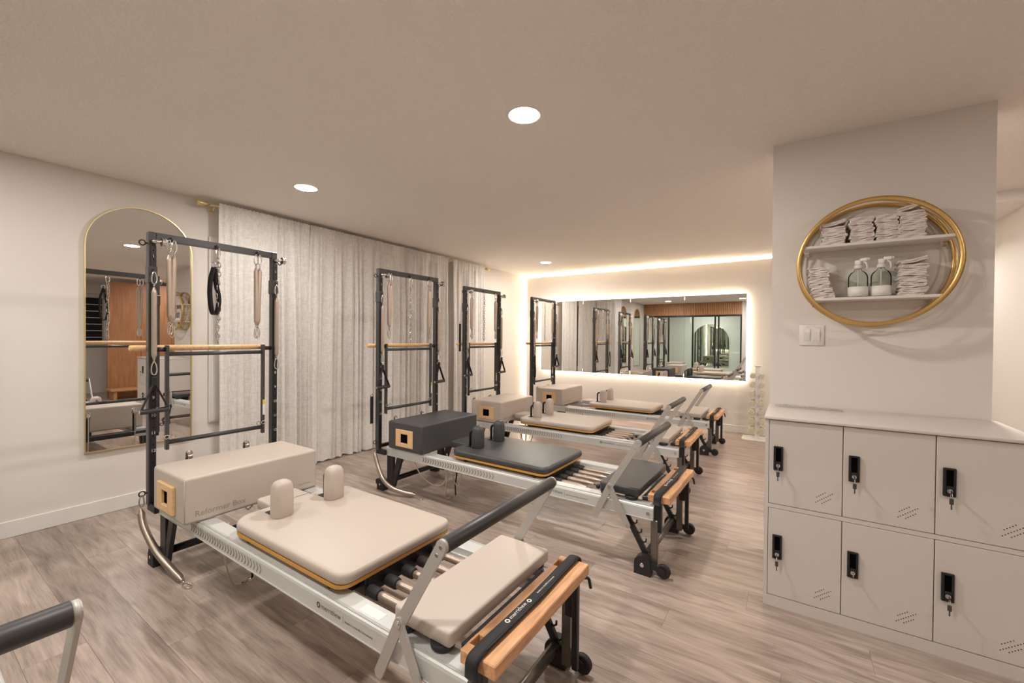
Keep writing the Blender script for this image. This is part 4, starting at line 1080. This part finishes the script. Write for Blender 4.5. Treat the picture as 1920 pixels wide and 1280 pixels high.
# ------------------------------------------------------------------ spray bottles
def spray_bottle(x, y, label, rz):
    t = thing('spray_bottle', label, 'bottle', (HC.x + x, YW + y, HC.z + ZS0 + .0072), rz, 'spray bottles on the round shelf'); t.scale = (1.18, 1.18, 1.18)
    prof = [(.030, 0), (.034, .003), (.035, .012), (.035, .085), (.033, .098), (.026, .110), (.015, .118), (.0125, .122), (.0125, .130)]
    n = 24; V = []; F = []
    for r, z in prof: V += [(r * math.cos(2 * PI * i / n), r * math.sin(2 * PI * i / n), z) for i in range(n)]
    for k in range(len(prof) - 1):
        for i in range(n):
            j = (i + 1) % n; F.append((k * n + i, k * n + j, (k + 1) * n + j, (k + 1) * n + i))
    F.append(tuple(reversed(range(n))))
    obj('glass_body', MB().add(V, F, True), 'bottle', t)
    V = []; F = []
    for r, z in ((.0355, .004), (.0357, .004), (.0357, .047), (.0355, .047)): V += [(r * math.cos(2 * PI * i / n), r * math.sin(2 * PI * i / n), z) for i in range(n)]
    for k in range(3):
        for i in range(n):
            j = (i + 1) % n; F.append((k * n + i, k * n + j, (k + 1) * n + j, (k + 1) * n + i))
    obj('label', MB().add(V, F, True), 'paper', t)
    obj('collar', MB().tube([(0, 0, .126), (0, 0, .128), (0, 0, .142), (0, 0, .144)], .015, 18, radii=[.013, .0155, .0145, .011]), 'white', t)
    hd = MB().box((-.011, -.010, .144), (.013, .010, .166), .005, 3).box((.008, -.008, .158), (.036, .008, .172), .003, 2)
    hd.cyl((.036, 0, .166), (.042, 0, .166), .005, 10)
    h_ = obj('spray_head', hd, 'white', t)
    obj('trigger', MB().tube([(.020, 0, .158), (.030, 0, .148), (.034, 0, .130), (.031, 0, .120)], .0035, 8), 'white', h_)
    obj('dip_tube', MB().cyl((0, 0, .006), (0, 0, .128), .0022, 6), 'white', t)
spray_bottle(-.056, -.085, 'clear glass spray bottle with white label, left of the pair', -.5)
spray_bottle(.036, -.080, 'clear glass spray bottle with white label, right of the pair', -.35)

# ------------------------------------------------------------------ dumbbell rack
DX, DY = -.375, 6.40
rk = thing('dumbbell_rack', 'tall slim white dumbbell rack beside the long mirror', 'rack', (DX, DY, 0))
obj('base', MB().prism(round_poly([(-.17, -.14), (.19, -.14), (.19, .14), (-.17, .14)], .04), 2, 0, .012), 'rackm', rk)
obj('post', MB().box((-.022, -.05, .012), (.030, .05, .955), .004, 1), 'rackm', rk)
obj('top_plate', MB().box((-.045, -.06, .955), (.055, .06, .965), .003, 1), 'rackm', rk)
ROWZ = [.118 + .118 * k for k in range(7)]
for k, z in enumerate(ROWZ + [.885]):
    for s in (-1, 1):
        x0 = -.022 if s < 0 else .030
        obj('cradle', MB().tube(spline([(x0, -.03, z - .012), (x0 + s * .02, -.03, z - .028), (x0 + s * .045, -.03, z - .024), (x0 + s * .056, -.03, z - .004)], 10), .004, 6).tube(spline([(x0, .03, z - .012), (x0 + s * .02, .03, z - .028), (x0 + s * .045, .03, z - .024), (x0 + s * .056, .03, z - .004)], 10), .004, 6), 'rackm', rk)
RN = ('bottom', 'second', 'third', 'fourth', 'fifth', 'sixth', 'top')
for k, z in enumerate(ROWZ):
    R = .0415 - .0016 * k
    for s in (-1, 1):
        x = (-.022 - .034) if s < 0 else (.030 + .022)
        t = thing('dumbbell', 'cream hex dumbbell on the %s row, %s side of the rack' % (RN[k], 'left' if s < 0 else 'right'), 'dumbbell', (DX + x, DY, z + .0045), 0, 'dumbbells on the rack')
        me = cached(('hexhead', k), lambda: MB().tube([(0, 0, 0), (0, .005, 0), (0, .045, 0), (0, .05, 0)], R, 6, radii=[R * .86, R, R, R * .86], smooth=False))
        if not me.materials: me.materials.append(M_['dumb'])
        obj('head', me, None, t, (0, -.095, 0)); obj('head', me, None, t, (0, .045, 0))
        obj('handle', cached(('dbh',), lambda: MB().cyl((0, -.05, 0), (0, .05, 0), .0125, 12)), 'dumb', t)

# ------------------------------------------------------------------ clear film left on the locker top
rnd = random.Random(3); V = []; F = []; nx, ny = 30, 8
for j in range(ny + 1):
    for i in range(nx + 1):
        V.append((LX0 + .03 + .30 * i / nx, LY1 - .14 + .10 * j / ny, LZ + .0035 + .006 * abs(math.sin(i * .9 + j * .5) * math.sin(j * 1.3 + i * .23 + 1)) + rnd.uniform(0, .0015)))
for j in range(ny):
    for i in range(nx):
        k = j * (nx + 1) + i; F.append((k, k + 1, k + nx + 2, k + nx + 1))
tag(obj('plastic_film', MB().add(V, F), 'film'), 'crumpled clear plastic film on top of the locker cabinet', 'plastic film')
